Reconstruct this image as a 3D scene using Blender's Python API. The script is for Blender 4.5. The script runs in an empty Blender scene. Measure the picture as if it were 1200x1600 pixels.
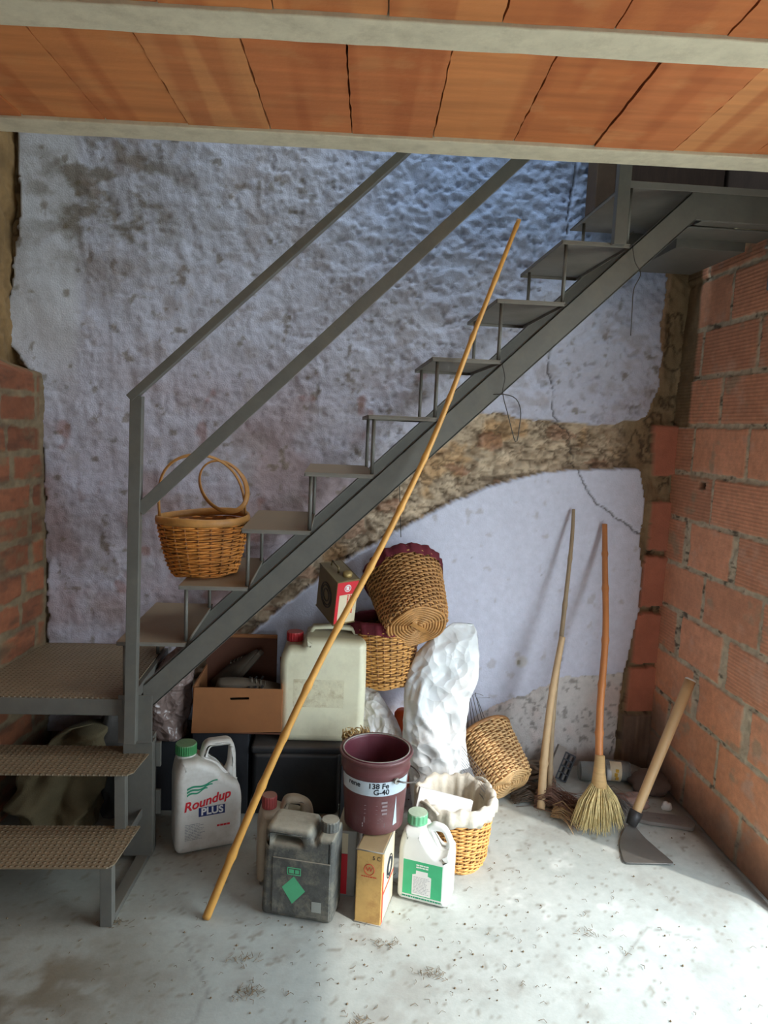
import bpy, bmesh, math, random
import numpy as np
from mathutils import Vector, Matrix, noise

random.seed(7)
C = bpy.context.scene.collection
sc = bpy.context.scene
PI = math.pi

# ------------------------------------------------------------------ camera
F_PX, PITCH, YAW, ROLL, EYE = 1112.1, 0.1183, 0.0706, 0.0432, 1.56
fw = Vector((math.sin(YAW)*math.cos(PITCH), math.cos(YAW)*math.cos(PITCH), -math.sin(PITCH)))
rt0 = Vector((math.cos(YAW), -math.sin(YAW), 0)); up0 = rt0.cross(fw)
rt = rt0*math.cos(ROLL)+up0*math.sin(ROLL)
up = -rt0*math.sin(ROLL)+up0*math.cos(ROLL)
cd = bpy.data.cameras.new('camera'); cam = bpy.data.objects.new('camera', cd); C.objects.link(cam)
cam.matrix_world = Matrix(((rt.x, up.x, -fw.x, 0), (rt.y, up.y, -fw.y, 0), (rt.z, up.z, -fw.z, EYE), (0, 0, 0, 1)))
cd.sensor_fit = 'HORIZONTAL'; cd.sensor_width = 36; cd.lens = 36*F_PX/1200
cd.clip_start = 0.02
sc.camera = cam

# ------------------------------------------------------------------ world, sun, daylight
wd = bpy.data.worlds.new('world'); sc.world = wd; wd.use_nodes = True
bg = wd.node_tree.nodes['Background']
bg.inputs[0].default_value = (0.76, 0.90, 1.0, 1); bg.inputs[1].default_value = 9.7
sd = bpy.data.lights.new('sun', 'SUN'); sun = bpy.data.objects.new('sun', sd); C.objects.link(sun)
sd.energy = 3.0; sd.color = (1.0, 0.96, 0.90); sd.angle = math.radians(1.6)
SAZ, SEL = math.radians(51), math.radians(41)       # light travels to -x,+y
sdir = Vector((-math.sin(SAZ)*math.cos(SEL), math.cos(SAZ)*math.cos(SEL), -math.sin(SEL)))
sun.rotation_euler = (-sdir).to_track_quat('Z', 'Y').to_euler()
sun.location = (6, -6, 6)
def portal(name, loc, direction, sx, sy):
    l = bpy.data.lights.new(name, 'AREA'); l.shape = 'RECTANGLE'; l.size = sx; l.size_y = sy
    l.cycles.is_portal = True
    o = bpy.data.objects.new(name, l); C.objects.link(o); o.location = loc
    o.rotation_euler = Vector(direction).to_track_quat('-Z', 'Y').to_euler()
DY0, DY1, DZ = 0.25, 2.12, 1.98                      # door opening in the right wall
portal('door_portal', (1.70, (DY0+DY1)/2, DZ/2), (-1, 0, 0), DY1-DY0, DZ)
portal('added_fill_portal', (0.1, -1.0, 1.0), (0, 1, 0), 0.5, 0.8)  # added opening behind the camera, gives fill light to the right wall
portal('stairwell_portal', (0.5, 2.55, 4.35), (0, 0, -1), 1.8, 0.8)
vs = sc.view_settings
vs.view_transform = 'Standard'; vs.look = 'None'; vs.gamma = 1; vs.exposure = 0.0
vs.use_curve_mapping = False
try:
    sc.cycles.max_bounces = 10; sc.cycles.diffuse_bounces = 6
except Exception: pass

# ------------------------------------------------------------------ helpers
def lin(c):
    c = c/255.0
    return c/12.92 if c <= 0.04045 else ((c+0.055)/1.055)**2.4
def L3(r, g, b): return (lin(r), lin(g), lin(b))

MATS = {}
def mk(name, col, rough=0.7, var=0.18, vs_=9.0, bump=0.25, bs=70.0, metal=0.0, dust=0.0, dustcol=(150, 138, 118),
       attr=None, trans=0.0, stretch=None, alpha=None, coat=0.0, dirt=0.0, dirtcol=(70, 55, 40), bdist=0.004, sss=0.0):
    if name in MATS: return MATS[name]
    m = bpy.data.materials.new(name); m.use_nodes = True
    nt = m.node_tree; N = nt.nodes; K = nt.links
    p = N['Principled BSDF']
    tc = N.new('ShaderNodeTexCoord'); mp = N.new('ShaderNodeMapping'); K.new(tc.outputs['Object'], mp.inputs[0])
    if stretch: mp.inputs['Scale'].default_value = stretch
    n1 = N.new('ShaderNodeTexNoise'); n1.inputs['Scale'].default_value = vs_; n1.inputs['Detail'].default_value = 6
    n1.inputs['Roughness'].default_value = 0.65
    K.new(mp.outputs[0], n1.inputs['Vector'])
    mr = N.new('ShaderNodeMapRange'); mr.inputs[1].default_value = 0.3; mr.inputs[2].default_value = 0.7
    mr.inputs[3].default_value = 1-var; mr.inputs[4].default_value = 1+var
    K.new(n1.outputs['Fac'], mr.inputs[0])
    vm = N.new('ShaderNodeVectorMath'); vm.operation = 'SCALE'
    if attr:
        at = N.new('ShaderNodeAttribute'); at.attribute_name = attr; K.new(at.outputs['Color'], vm.inputs[0])
    else:
        rgb = N.new('ShaderNodeRGB'); rgb.outputs[0].default_value = (*L3(*col), 1); K.new(rgb.outputs[0], vm.inputs[0])
    K.new(mr.outputs[0], vm.inputs['Scale'])
    out = vm.outputs[0]
    def mixin(out, fac_socket, c):
        mx = N.new('ShaderNodeMix'); mx.data_type = 'RGBA'
        K.new(fac_socket, mx.inputs['Factor']); K.new(out, mx.inputs['A']); mx.inputs['B'].default_value = (*L3(*c), 1)
        return mx.outputs['Result']
    if dirt:
        n2 = N.new('ShaderNodeTexNoise'); n2.inputs['Scale'].default_value = vs_*0.7; n2.inputs['Detail'].default_value = 8
        n2.inputs['Roughness'].default_value = 0.75; K.new(tc.outputs['Object'], n2.inputs['Vector'])
        m2 = N.new('ShaderNodeMapRange'); m2.inputs[1].default_value = 0.48; m2.inputs[2].default_value = 0.72
        m2.inputs[3].default_value = 0; m2.inputs[4].default_value = dirt; K.new(n2.outputs['Fac'], m2.inputs[0])
        out = mixin(out, m2.outputs[0], dirtcol)
    if dust:
        g = N.new('ShaderNodeNewGeometry'); sx = N.new('ShaderNodeSeparateXYZ'); K.new(g.outputs['Normal'], sx.inputs[0])
        m3 = N.new('ShaderNodeMapRange'); m3.inputs[1].default_value = 0.15; m3.inputs[2].default_value = 0.9
        m3.inputs[3].default_value = 0; m3.inputs[4].default_value = dust; K.new(sx.outputs['Z'], m3.inputs[0])
        mm = N.new('ShaderNodeMath'); mm.operation = 'MULTIPLY'; K.new(m3.outputs[0], mm.inputs[0]); K.new(mr.outputs[0], mm.inputs[1])
        out = mixin(out, mm.outputs[0], dustcol)
    K.new(out, p.inputs['Base Color'])
    p.inputs['Roughness'].default_value = rough; p.inputs['Metallic'].default_value = metal
    if trans: p.inputs['Transmission Weight'].default_value = trans
    if alpha is not None: p.inputs['Alpha'].default_value = alpha
    if sss:
        p.inputs['Subsurface Weight'].default_value = sss; p.inputs['Subsurface Radius'].default_value = (0.02, 0.02, 0.015)
    if bump:
        n3 = N.new('ShaderNodeTexNoise'); n3.inputs['Scale'].default_value = bs; n3.inputs['Detail'].default_value = 5
        K.new(mp.outputs[0], n3.inputs['Vector'])
        b = N.new('ShaderNodeBump'); b.inputs['Strength'].default_value = bump; b.inputs['Distance'].default_value = bdist
        K.new(n3.outputs['Fac'], b.inputs['Height']); K.new(b.outputs[0], p.inputs['Normal'])
    MATS[name] = m
    return m

class MB:
    def __init__(s): s.v = []; s.f = []
    def add(s, vs, fs):
        o = len(s.v); s.v += [tuple(v) for v in vs]; s.f += [tuple(i+o for i in f) for f in fs]; return s
    def box(s, x0, x1, y0, y1, z0, z1, M=None):
        vs = [Vector((x, y, z)) for x in (x0, x1) for y in (y0, y1) for z in (z0, z1)]
        if M: vs = [M @ v for v in vs]
        return s.add(vs, [(0, 1, 3, 2), (4, 6, 7, 5), (0, 4, 5, 1), (2, 3, 7, 6), (0, 2, 6, 4), (1, 5, 7, 3)])
    def bar(s, p, q, w, h, upv=(0, 0, 1)):
        """rectangular bar from p to q, width w sideways, height h along upv"""
        p = Vector(p); q = Vector(q); d = (q-p).normalized(); u = Vector(upv)
        sd_ = d.cross(u).normalized(); u = sd_.cross(d).normalized()
        vs = []
        for c in (p, q):
            for a, b in ((-1, -1), (1, -1), (1, 1), (-1, 1)): vs.append(c+sd_*a*w/2+u*b*h/2)
        return s.add(vs, [(3, 2, 1, 0), (4, 5, 6, 7), (0, 1, 5, 4), (1, 2, 6, 5), (2, 3, 7, 6), (3, 0, 4, 7)])
    def tube(s, pts, r, n=8, cap=True, closed=False, flat=None):
        pts = [Vector(p) for p in pts]; m = len(pts)
        rr = r if isinstance(r, (list, tuple)) else [r]*m
        vs = []; prev = None
        for i, p in enumerate(pts):
            a = pts[(i-1) % m] if (closed or i > 0) else p
            b = pts[(i+1) % m] if (closed or i < m-1) else p
            d = (b-a)
            if d.length < 1e-9: d = Vector((0, 0, 1))
            d.normalize()
            if prev is None:
                u = Vector((0, 0, 1)) if abs(d.z) < 0.9 else Vector((1, 0, 0))
                u = (u-d*u.dot(d)).normalized()
            else:
                u = (prev-d*prev.dot(d))
                u = u.normalized() if u.length > 1e-6 else prev
            prev = u; w = d.cross(u)
            fa, fb = flat if flat else (1, 1)
            for k in range(n):
                t = 2*PI*k/n
                vs.append(p+(u*math.cos(t)*fa+w*math.sin(t)*fb)*rr[i])
        fs = []
        for i in range(m if closed else m-1):
            j = (i+1) % m
            for k in range(n):
                l = (k+1) % n
                fs.append((i*n+k, i*n+l, j*n+l, j*n+k))
        if cap and not closed:
            fs.append(tuple(range(n))[::-1]); fs.append(tuple((m-1)*n+k for k in range(n)))
        return s.add(vs, fs)
    def lathe(s, prof, n=48, sx=1, sy=1, cx=0, cy=0, closeprof=False):
        vs = []; m = len(prof)
        for r, z in prof:
            for k in range(n):
                t = 2*PI*k/n; vs.append((cx+r*math.cos(t)*sx, cy+r*math.sin(t)*sy, z))
        fs = []
        for i in range(m if closeprof else m-1):
            j = (i+1) % m
            for k in range(n):
                l = (k+1) % n; fs.append((i*n+k, i*n+l, j*n+l, j*n+k))
        if not closeprof:
            if prof[0][0] > 1e-6: pass
        return s.add(vs, fs)
    def disc(s, c, r, n=24, z=None):
        vs = [(c[0]+r*math.cos(2*PI*k/n), c[1]+r*math.sin(2*PI*k/n), c[2]) for k in range(n)]
        return s.add(vs, [tuple(range(n))])
    def build(s, name, mat, parent=None, smooth=False, bevel=0, M=None, fix=True, weld=False, bseg=2, subs=0):
        me = bpy.data.meshes.new(name); me.from_pydata(s.v, [], s.f); me.update()
        return link(name, me, mat, parent, smooth, bevel, M, fix, bseg, subs)

def link(name, me, mat, parent=None, smooth=False, bevel=0, M=None, fix=True, bseg=2, subs=0):
    if M: me.transform(M)
    if fix or bevel:
        bm = bmesh.new(); bm.from_mesh(me)
        if fix: bmesh.ops.recalc_face_normals(bm, faces=bm.faces)
        bm.to_mesh(me); bm.free()
    me.materials.clear(); me.materials.append(mat)
    if smooth:
        for p in me.polygons: p.use_smooth = True
    o = bpy.data.objects.new(name, me); C.objects.link(o)
    if bevel:
        b = o.modifiers.new('bevel', 'BEVEL'); b.width = bevel; b.segments = bseg; b.limit_method = 'ANGLE'; b.angle_limit = math.radians(40)
        for p in me.polygons: p.use_smooth = True
        w = o.modifiers.new('wn', 'WEIGHTED_NORMAL'); w.keep_sharp = True
    if subs:
        b = o.modifiers.new('sub', 'SUBSURF'); b.levels = subs; b.render_levels = subs
    if parent: o.parent = parent
    return o

def thing(name, label, cat, loc=(0, 0, 0), rot=(0, 0, 0), group=None):
    o = bpy.data.objects.new(name, None); C.objects.link(o); o.empty_display_size = 0.05
    o.location = loc; o.rotation_euler = rot; o['label'] = label; o['category'] = cat
    if group: o['group'] = group
    return o
def tag(o, label, cat, group=None, kind=None):
    o['label'] = label; o['category'] = cat
    if group: o['group'] = group
    if kind: o['kind'] = kind
    return o
def struct(o, label=None):
    o['kind'] = 'structure'
    if label: o['label'] = label
    return o

def round_poly(pts, r, seg=5):
    out = []; n = len(pts)
    for i in range(n):
        p = Vector(pts[i][:2]); a = Vector(pts[i-1][:2]); b = Vector(pts[(i+1) % n][:2])
        rr = pts[i][2] if len(pts[i]) > 2 else r
        da = (a-p); db = (b-p); la = da.length; lb = db.length
        if rr <= 0: out.append((p.x, p.y)); continue
        rr = min(rr, la*0.48, lb*0.48)
        da.normalize(); db.normalize()
        A = p+da*rr; B = p+db*rr
        for k in range(seg+1):
            t = k/seg
            q = A*(1-t)**2+p*2*t*(1-t)+B*t*t
            out.append((q.x, q.y))
    return out
def slab_mesh(outline, holes, th, bev, res=3):
    cu = bpy.data.curves.new('c', 'CURVE'); cu.dimensions = '2D'; cu.fill_mode = 'BOTH'
    for pl in [outline]+list(holes):
        sp = cu.splines.new('POLY'); sp.points.add(len(pl)-1)
        for q, (x, y) in zip(sp.points, pl): q.co = (x, y, 0, 1)
        sp.use_cyclic_u = True
    cu.extrude = max(th/2-bev, 0.0002); cu.bevel_depth = bev; cu.bevel_resolution = res; cu.offset = -bev
    o = bpy.data.objects.new('t', cu); C.objects.link(o)
    dg = bpy.context.evaluated_depsgraph_get(); me = bpy.data.meshes.new_from_object(o.evaluated_get(dg))
    bpy.data.objects.remove(o); bpy.data.curves.remove(cu)
    me.transform(Matrix.Rotation(PI/2, 4, 'X'))       # outline x,z ; thickness along y
    bm = bmesh.new(); bm.from_mesh(me); bmesh.ops.remove_doubles(bm, verts=bm.verts, dist=1e-5); bm.to_mesh(me); bm.free()
    return me
def slab(name, outline, holes, th, bev, mat, parent=None, M=None, smooth=True):
    o = link(name, slab_mesh(outline, holes, th, bev), mat, parent, smooth, 0, M)
    w = o.modifiers.new('wn', 'WEIGHTED_NORMAL')
    return o
def text_mesh(body, size, extrude=0.0003, shear=0.0, sx=1.0, bold=0.0):
    cu = bpy.data.curves.new('t', 'FONT'); cu.body = body; cu.size = size; cu.extrude = extrude; cu.shear = shear
    cu.align_x = 'CENTER'; cu.align_y = 'CENTER'; cu.offset = bold
    o = bpy.data.objects.new('t', cu); C.objects.link(o)
    dg = bpy.context.evaluated_depsgraph_get(); me = bpy.data.meshes.new_from_object(o.evaluated_get(dg))
    bpy.data.objects.remove(o); bpy.data.curves.remove(cu)
    me.transform(Matrix.Diagonal((sx, 1, 1, 1)))
    me.transform(Matrix.Rotation(PI/2, 4, 'X'))
    return me
def text(name, body, size, mat, parent, M, **k):
    return link(name, text_mesh(body, size, **k), mat, parent, M=M)
T = lambda x, y, z: Matrix.Translation((x, y, z))
RZ = lambda a: Matrix.Rotation(a, 4, 'Z')
RX = lambda a: Matrix.Rotation(a, 4, 'X')
RY = lambda a: Matrix.Rotation(a, 4, 'Y')
def align(p, q):
    """matrix taking local +Z onto p->q, origin at p"""
    p = Vector(p); q = Vector(q)
    return Matrix.Translation(p) @ (q-p).to_track_quat('Z', 'Y').to_matrix().to_4x4()

# numpy noises --------------------------------------------------------
def _hash(ix, iy, seed):
    h = (ix.astype(np.int64)*374761393 + iy.astype(np.int64)*668265263 + seed*1442695041) & 0xffffffff
    h = ((h ^ (h >> 13))*1274126177) & 0xffffffff
    h = (h ^ (h >> 16)) & 0xffffff
    return h/float(0xffffff)
def vn(x, y, seed=0):
    ix = np.floor(x); iy = np.floor(y); fx = x-ix; fy = y-iy
    fx = fx*fx*(3-2*fx); fy = fy*fy*(3-2*fy)
    a = _hash(ix, iy, seed); b = _hash(ix+1, iy, seed); c = _hash(ix, iy+1, seed); d = _hash(ix+1, iy+1, seed)
    return (a*(1-fx)+b*fx)*(1-fy)+(c*(1-fx)+d*fx)*fy
def fbm(x, y, seed=0, o=4, g=0.5):
    s = 0; a = 1; t = 0
    for k in range(o):
        s = s+a*vn(x*2**k+k*17.3, y*2**k-k*9.1, seed+k*31); t += a; a *= g
    return s/t
def vor(x, y, seed=0, jit=0.9):
    ix = np.floor(x); iy = np.floor(y); f1 = np.full(x.shape, 9.0); f2 = np.full(x.shape, 9.0); idd = np.zeros(x.shape)
    for dx in (-1, 0, 1):
        for dy in (-1, 0, 1):
            cx = ix+dx; cy = iy+dy
            px = cx+0.5+jit*(_hash(cx, cy, seed)-0.5); py = cy+0.5+jit*(_hash(cx, cy, seed+7)-0.5)
            d = np.hypot(x-px, y-py); hid = _hash(cx, cy, seed+13)
            nw = d < f1
            f2 = np.where(nw, f1, np.minimum(f2, d)); idd = np.where(nw, hid, idd); f1 = np.where(nw, d, f1)
    return f1, f2, idd
def sm(x, a, b):
    t = np.clip((x-a)/(b-a), 0, 1); return t*t*(3-2*t)
def inpoly(x, y, poly):
    r = np.zeros(x.shape, bool); n = len(poly)
    for i in range(n):
        x1, y1 = poly[i]; x2, y2 = poly[(i+1) % n]
        c = ((y1 > y) != (y2 > y)); xi = (x2-x1)*(y-y1)/((y2-y1) if y2 != y1 else 1e-9)+x1
        r ^= c & (x < xi)
    return r
def segdist(x, y, pts):
    d = np.full(x.shape, 9.0)
    for (x1, y1), (x2, y2) in zip(pts[:-1], pts[1:]):
        t = np.clip(((x-x1)*(x2-x1)+(y-y1)*(y2-y1))/((x2-x1)**2+(y2-y1)**2+1e-12), 0, 1)
        d = np.minimum(d, np.hypot(x-x1-t*(x2-x1), y-y1-t*(y2-y1)))
    return d
def grid_obj(name, P, col, mat):
    """P: (n,m,3) positions, col: (n,m,3) linear colours"""
    n, m, _ = P.shape
    me = bpy.data.meshes.new(name)
    idx = np.arange(n*m).reshape(n, m)
    q = np.stack([idx[:-1, :-1], idx[1:, :-1], idx[1:, 1:], idx[:-1, 1:]], -1).reshape(-1, 4)
    me.vertices.add(n*m); me.vertices.foreach_set('co', P.reshape(-1).astype(np.float32))
    me.loops.add(len(q)*4); me.loops.foreach_set('vertex_index', q.reshape(-1).astype(np.int32))
    me.polygons.add(len(q)); me.polygons.foreach_set('loop_start', np.arange(0, len(q)*4, 4, dtype=np.int32))
    try: me.polygons.foreach_set('loop_total', np.full(len(q), 4, dtype=np.int32))
    except Exception: pass
    me.update(calc_edges=True); me.validate()
    ca = me.color_attributes.new('col', 'FLOAT_COLOR', 'POINT')
    cc = np.ones((n*m, 4), np.float32); cc[:, :3] = np.clip(col.reshape(-1, 3), 0, 1)
    ca.data.foreach_set('color', cc.reshape(-1))
    me.polygons.foreach_set('use_smooth', np.ones(len(q), bool))
    me.materials.append(mat)
    o = bpy.data.objects.new(name, me); C.objects.link(o)
    return o
def cl(c): return np.array(L3(*c))
def mixc(a, b, f): return a*(1-f[..., None])+b*f[..., None]

M_WALL = mk('wall_plaster', (255, 255, 255), 0.93, var=0.08, vs_=30, bump=0.5, bs=160, attr='col', bdist=0.004)
M_BRICK = mk('brick_wall', (255, 255, 255), 0.9, var=0.12, vs_=40, bump=0.4, bs=220, attr='col', bdist=0.003)
M_FLOOR = mk('concrete_floor', (255, 255, 255), 0.82, var=0.07, vs_=35, bump=0.35, bs=120, attr='col', bdist=0.002)

# ------------------------------------------------------------------ back wall
PATCH = [(-0.9, 0.0), (-0.511, 0.497), (-0.322, 0.656), (-0.214, 0.757), (-0.051, 0.888), (0.113, 1.005), (0.293, 1.114), (0.502, 1.234), (0.672, 1.313), (0.873, 1.377), (1.08, 1.407), (1.384, 1.424), (1.421, 1.284), (1.415, 1.076), (1.438, 0.925), (1.439, 0.742), (1.412, 0.587), (1.391, 0.463), (1.38, -0.05), (-0.9, -0.05)]
GREY = [(1.42, 0.463), (1.281, 0.447), (1.094, 0.439), (0.973, 0.387), (0.853, 0.341), (0.676, 0.25), (0.267, 0.071), (0.2, -0.05), (1.42, -0.05)]
UPPER = [(-1.30, 2.9), (-1.276, 2.646), (-1.269, 2.338), (-1.297, 2.093), (-1.328, 1.968), (-1.314, 1.819), (-1.255, 1.735), (-1.219, 1.724), (-1.223, 1.441), (-1.191, 1.417), (-1.196, 1.019), (-1.184, 0.609), (-1.2, 0.2), (-0.75, 0.2),
         (-0.593, 0.583), (-0.405, 0.684), (-0.244, 0.842), (-0.056, 1.044), (0.105, 1.217), (0.267, 1.376), (0.43, 1.508), (0.593, 1.654), (0.768, 1.634), (1.004, 1.616), (1.245, 1.612), (1.393, 1.662), (1.441, 1.807), (1.435, 2.032), (1.432, 2.227), (1.446, 2.392), (1.45, 2.5), (1.8, 2.6), (1.8, 2.9)]
BRK = [[(1.443, 1.621), (1.60, 1.625), (1.60, 1.40), (1.463, 1.389)], [(1.466, 1.271), (1.60, 1.273), (1.60, 1.045), (1.470, 1.040)],
       [(1.455, 1.016), (1.60, 1.01), (1.60, 0.78), (1.450, 0.77)], [(1.440, 0.742), (1.6, 0.742), (1.6, 0.50), (1.436, 0.494)], [(1.430, 0.478), (1.6, 0.478), (1.6, 0.262), (1.428, 0.256)]]
WOODB = [(1.415, 0.240), (1.6, 0.245), (1.6, -0.05), (1.42, -0.05)]
CRACKS = [[(0.922, 1.933), (0.914, 1.836), (0.95, 1.754), (0.949, 1.642), (1.053, 1.561), (1.097, 1.391), (1.149, 1.305), (1.199, 1.248), (1.28, 1.206), (1.405, 1.12)],
          [(0.985, 2.85), (0.979, 2.701), (0.961, 2.569), (0.958, 2.423)], [(1.43, 0.50), (1.40, 0.38), (1.385, 0.2), (1.36, 0.05)], [(1.08, 0.48), (1.085, 0.62)]]
def backY(x): return 3.075+0.063*x
st = 0.0075
xs = np.arange(-1.50, 1.70, st); zs = np.arange(-0.03, 2.90, st)
Xg, Zg = np.meshgrid(xs, zs, indexing='ij')
wx = Xg+0.02*(fbm(Xg*14, Zg*14, 3)-0.5)*2; wz = Zg+0.02*(fbm(Xg*14, Zg*14, 9)-0.5)*2
wx2 = Xg+0.006*(fbm(Xg*30, Zg*30, 3)-0.5)*2; wz2 = Zg+0.006*(fbm(Xg*30, Zg*30, 9)-0.5)*2
mU = inpoly(wx, wz, UPPER); mP = inpoly(wx2, wz2, PATCH); mG = inpoly(wx, wz, GREY) & mP
mB = np.zeros(Xg.shape, bool)
for b in BRK: mB |= inpoly(wx2, wz2, b)
mW = inpoly(wx2, wz2, WOODB)
# base: rubble and earth
f1, f2, idd = vor((Xg+0.10*fbm(Xg*9, Zg*9, 5, 4, .6))*9.0, (Zg+0.09*fbm(Xg*11, Zg*11, 6, 4, .6))*15, 4)
edge = np.clip((f2-f1)*2.6, 0, 1)
stone = np.clip(edge, 0, 1)**0.5
f1b, f2b, iddb = vor(Xg*38, Zg*52, 14)
rub = -0.045+0.022*stone*(0.3+0.9*idd)+0.055*(fbm(Xg*9, Zg*19, 21, 5, 0.6)-0.5)+0.007*np.clip((f2b-f1b)*2, 0, 1)*iddb
mud = sm(Xg+0.05*(fbm(Xg*6, Zg*6, 8)-.5), 1.22, 1.36)
mudh = -0.032+0.035*(fbm(Xg*12, Zg*9, 33, 5, 0.6)-0.5)
leftm = Xg < -1.1
ruh = np.where(leftm, -0.03+0.05*(fbm(Xg*14, Zg*9, 37, 5, .6)-0.5), rub*(1-mud)+mudh*mud)
H_ = ruh.copy()
bil = np.abs(2*fbm(Xg*7.5+1.5*fbm(Xg*5, Zg*5, 23), Zg*15, 22, 5, .58)-1); bil2 = np.abs(2*fbm(Xg*22, Zg*34, 24, 4, .6)-1)
rub += 0.050*(bil-0.35)+0.014*(bil2-0.4)
crub = cl((206, 184, 156))*(0.82+0.25*idd[..., None])*(0.80+0.20*np.clip(edge*2, 0, 1))[..., None]
crub = mixc(crub, cl((196, 150, 96)), sm(fbm(Xg*7, Zg*7, 40), 0.58, 0.72)*0.6)
crub = mixc(crub, cl((140, 116, 90)), sm(fbm(Xg*16, Zg*26, 43, 4, .6), 0.5, 0.75)*0.6)
crub = mixc(crub, cl((150, 95, 70)), ((idd > 0.86) & (edge > 0.25)).astype(float)*0.55)
crub = mixc(crub, cl((84, 64, 46)), (1-sm(bil, 0.0, 0.11))*0.75+0*bil); crub = mixc(crub, cl((98, 78, 58)), (1-sm(bil2, 0.0, 0.14))*0.45)
mb = np.abs(2*fbm(Xg*9, Zg*5.5, 34, 5, .58)-1); mudh = mudh+0.035*(mb-0.4)+0.010*(np.abs(2*fbm(Xg*30, Zg*24, 36, 3, .6)-1)-.4)
ruh = np.where(leftm, -0.03+0.05*(fbm(Xg*14, Zg*9, 37, 5, .6)-0.5), rub*(1-mud)+mudh*mud); H_ = ruh.copy()
cmud = cl((146, 124, 94))*(0.7+0.6*fbm(Xg*18, Zg*12, 44)[..., None])
cmud = mixc(cmud, cl((60, 46, 34)), (1-sm(mb, 0.0, 0.09))*0.8)
pk = sm(Xg, 1.40, 1.43)*(1-sm(Xg+0.02*fbm(Zg*9, Xg*9, 38), 1.475, 1.495))*sm(Zg, 1.75, 1.95)
cmud = mixc(cmud, cl((196, 164, 132)), pk*0.8)
col = mixc(crub, cmud, np.where(leftm, 1.0, mud))
low = sm(-Zg+0.05*fbm(Xg*5, Zg*5, 2), -0.75, -0.3)*(~mP)
# upper plaster
ang = sm(Xg, -0.9, 0.5)
str1 = fbm(Xg*26+Zg*3, Zg*7, 51, 3); str2 = fbm(Xg*12-Zg*9, Zg*16+Xg*6, 52, 4, 0.55)
lump = fbm(Xg*5, Zg*5, 53, 3)
pit = sm(fbm(Xg*34, Zg*40, 54, 3, 0.6), 0.62, 0.76)
rough_r = 0.45+0.55*sm(Xg*0.8+Zg*0.15, -0.25, 0.6)
clean = sm(-Xg+0.03*fbm(Xg*4, Zg*4, 1), 1.04, 1.10)*sm(Zg, 1.5, 1.9)
hU = 0.006+0.022*(lump-0.5)+(0.010*(1-ang)*(str1-0.5)+0.020*(0.3+0.7*ang)*(str2-0.5))*(1-0.7*clean)-0.007*pit*rough_r*(1-clean)
hU += (0.007*(fbm(Xg*36, Zg*30, 58, 3, .6)-0.5)+0.010*np.maximum(0, fbm(Xg*20+2*Zg, Zg*26, 59, 3, .6)-0.55))*rough_r*(1-clean)
ridg = 1-np.abs(2*fbm(Xg*15+2*lump, Zg*19-3*lump, 57, 3, .55)-1)
bil3 = np.abs(2*fbm(Xg*26+1.2*Zg, Zg*32, 55, 4, .62)-1)
hU += 0.011*(bil3-0.4)*rough_r*(1-clean)
hU += 0.004*(sm(ridg, 0.80, 1.0)-0.3)*(0.3+0.7*sm(fbm(Xg*4, Zg*4, 67), 0.5, 0.7))*rough_r*(1-clean)
cU = cl((196, 199, 215))*np.ones(Xg.shape+(1,))
cU = mixc(cU, cl((212, 216, 224)), clean*0.8)
cU = mixc(cU, cl((162, 144, 146)), np.clip(0.35+sm(fbm(Xg*4, Zg*4, 60, 4), 0.40, 0.72)*0.6, 0, 1)*sm(-Zg+0.3*fbm(Xg*2, Zg*2, 65), -1.9, -1.2))  # pinkish discoloured plaster, with the lower wall's shade deepened in its colour
g1 = np.exp(-((Xg+0.93)/0.28)**2-((Zg-2.42)/0.25)**2)
cU = mixc(cU, cl((118, 108, 92)), np.clip(g1*1.3*(0.2+sm(fbm(Xg*10+3*Zg, Zg*14, 61, 5, .6), 0.38, 0.68)), 0, 0.85))
cU = mixc(cU, cl((120, 108, 90)), sm(fbm(Xg*22, Zg*24, 62, 3), 0.71, 0.80)*0.7)
cU = mixc(cU, cl((110, 100, 96)), pit*0.35*rough_r)
cU = mixc(cU, cl((150, 138, 134)), sm(fbm(Xg*11, Zg*13, 68, 4, .6), 0.55, 0.75)*0.45*(1-clean))
cU = mixc(cU, cl((150, 110, 100)), sm(fbm(Xg*9, Zg*9, 63, 3), 0.70, 0.78)*0.6*(Zg < 1.8))
blue = sm(Zg+0.25*fbm(Xg*3, Zg*3, 66), 2.05, 2.7)*sm(Xg, -0.3, 0.5)
cU = mixc(cU, cl((150, 178, 222)), blue*0.75)  # bluish skylight from the stairwell painted into the plaster colour
H_ = np.where(mU, hU, H_); col = np.where(mU[..., None], cU, col)
# lower smooth patch
hP = 0.004+0.006*(fbm(Xg*4, Zg*4, 70, 3)-0.5)+0.0015*(fbm(Xg*30, Zg*30, 71)-0.5)
cP = cl((208, 209, 224))*np.ones(Xg.shape+(1,))
cP = mixc(cP, cl((178, 172, 176)), sm(fbm(Xg*20, Zg*20, 72, 3), 0.72, 0.82)*0.6)
H_ = np.where(mP, hP, H_); col = np.where(mP[..., None], cP, col)
hG = -0.002+0.012*(fbm(Xg*24, Zg*24, 74, 4, .6)-0.5)
cG = cl((208, 202, 198))*np.ones(Xg.shape+(1,))
cG = mixc(cG, cl((208, 190, 184)), sm(fbm(Xg*6, Zg*6, 75, 3), 0.45, 0.65)*0.7)
cG = mixc(cG, cl((120, 112, 106)), sm(fbm(Xg*50, Zg*50, 76, 3), 0.60, 0.75)*0.7)
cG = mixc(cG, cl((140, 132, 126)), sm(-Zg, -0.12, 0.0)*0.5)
H_ = np.where(mG, hG, H_); col = np.where(mG[..., None], cG, col)
hB = -0.014+0.006*(fbm(Xg*20, Zg*10, 77)-0.5)
cB = cl((184, 116, 92))*(0.85+0.3*fbm(Xg*12, Zg*12, 78))[..., None]
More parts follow.
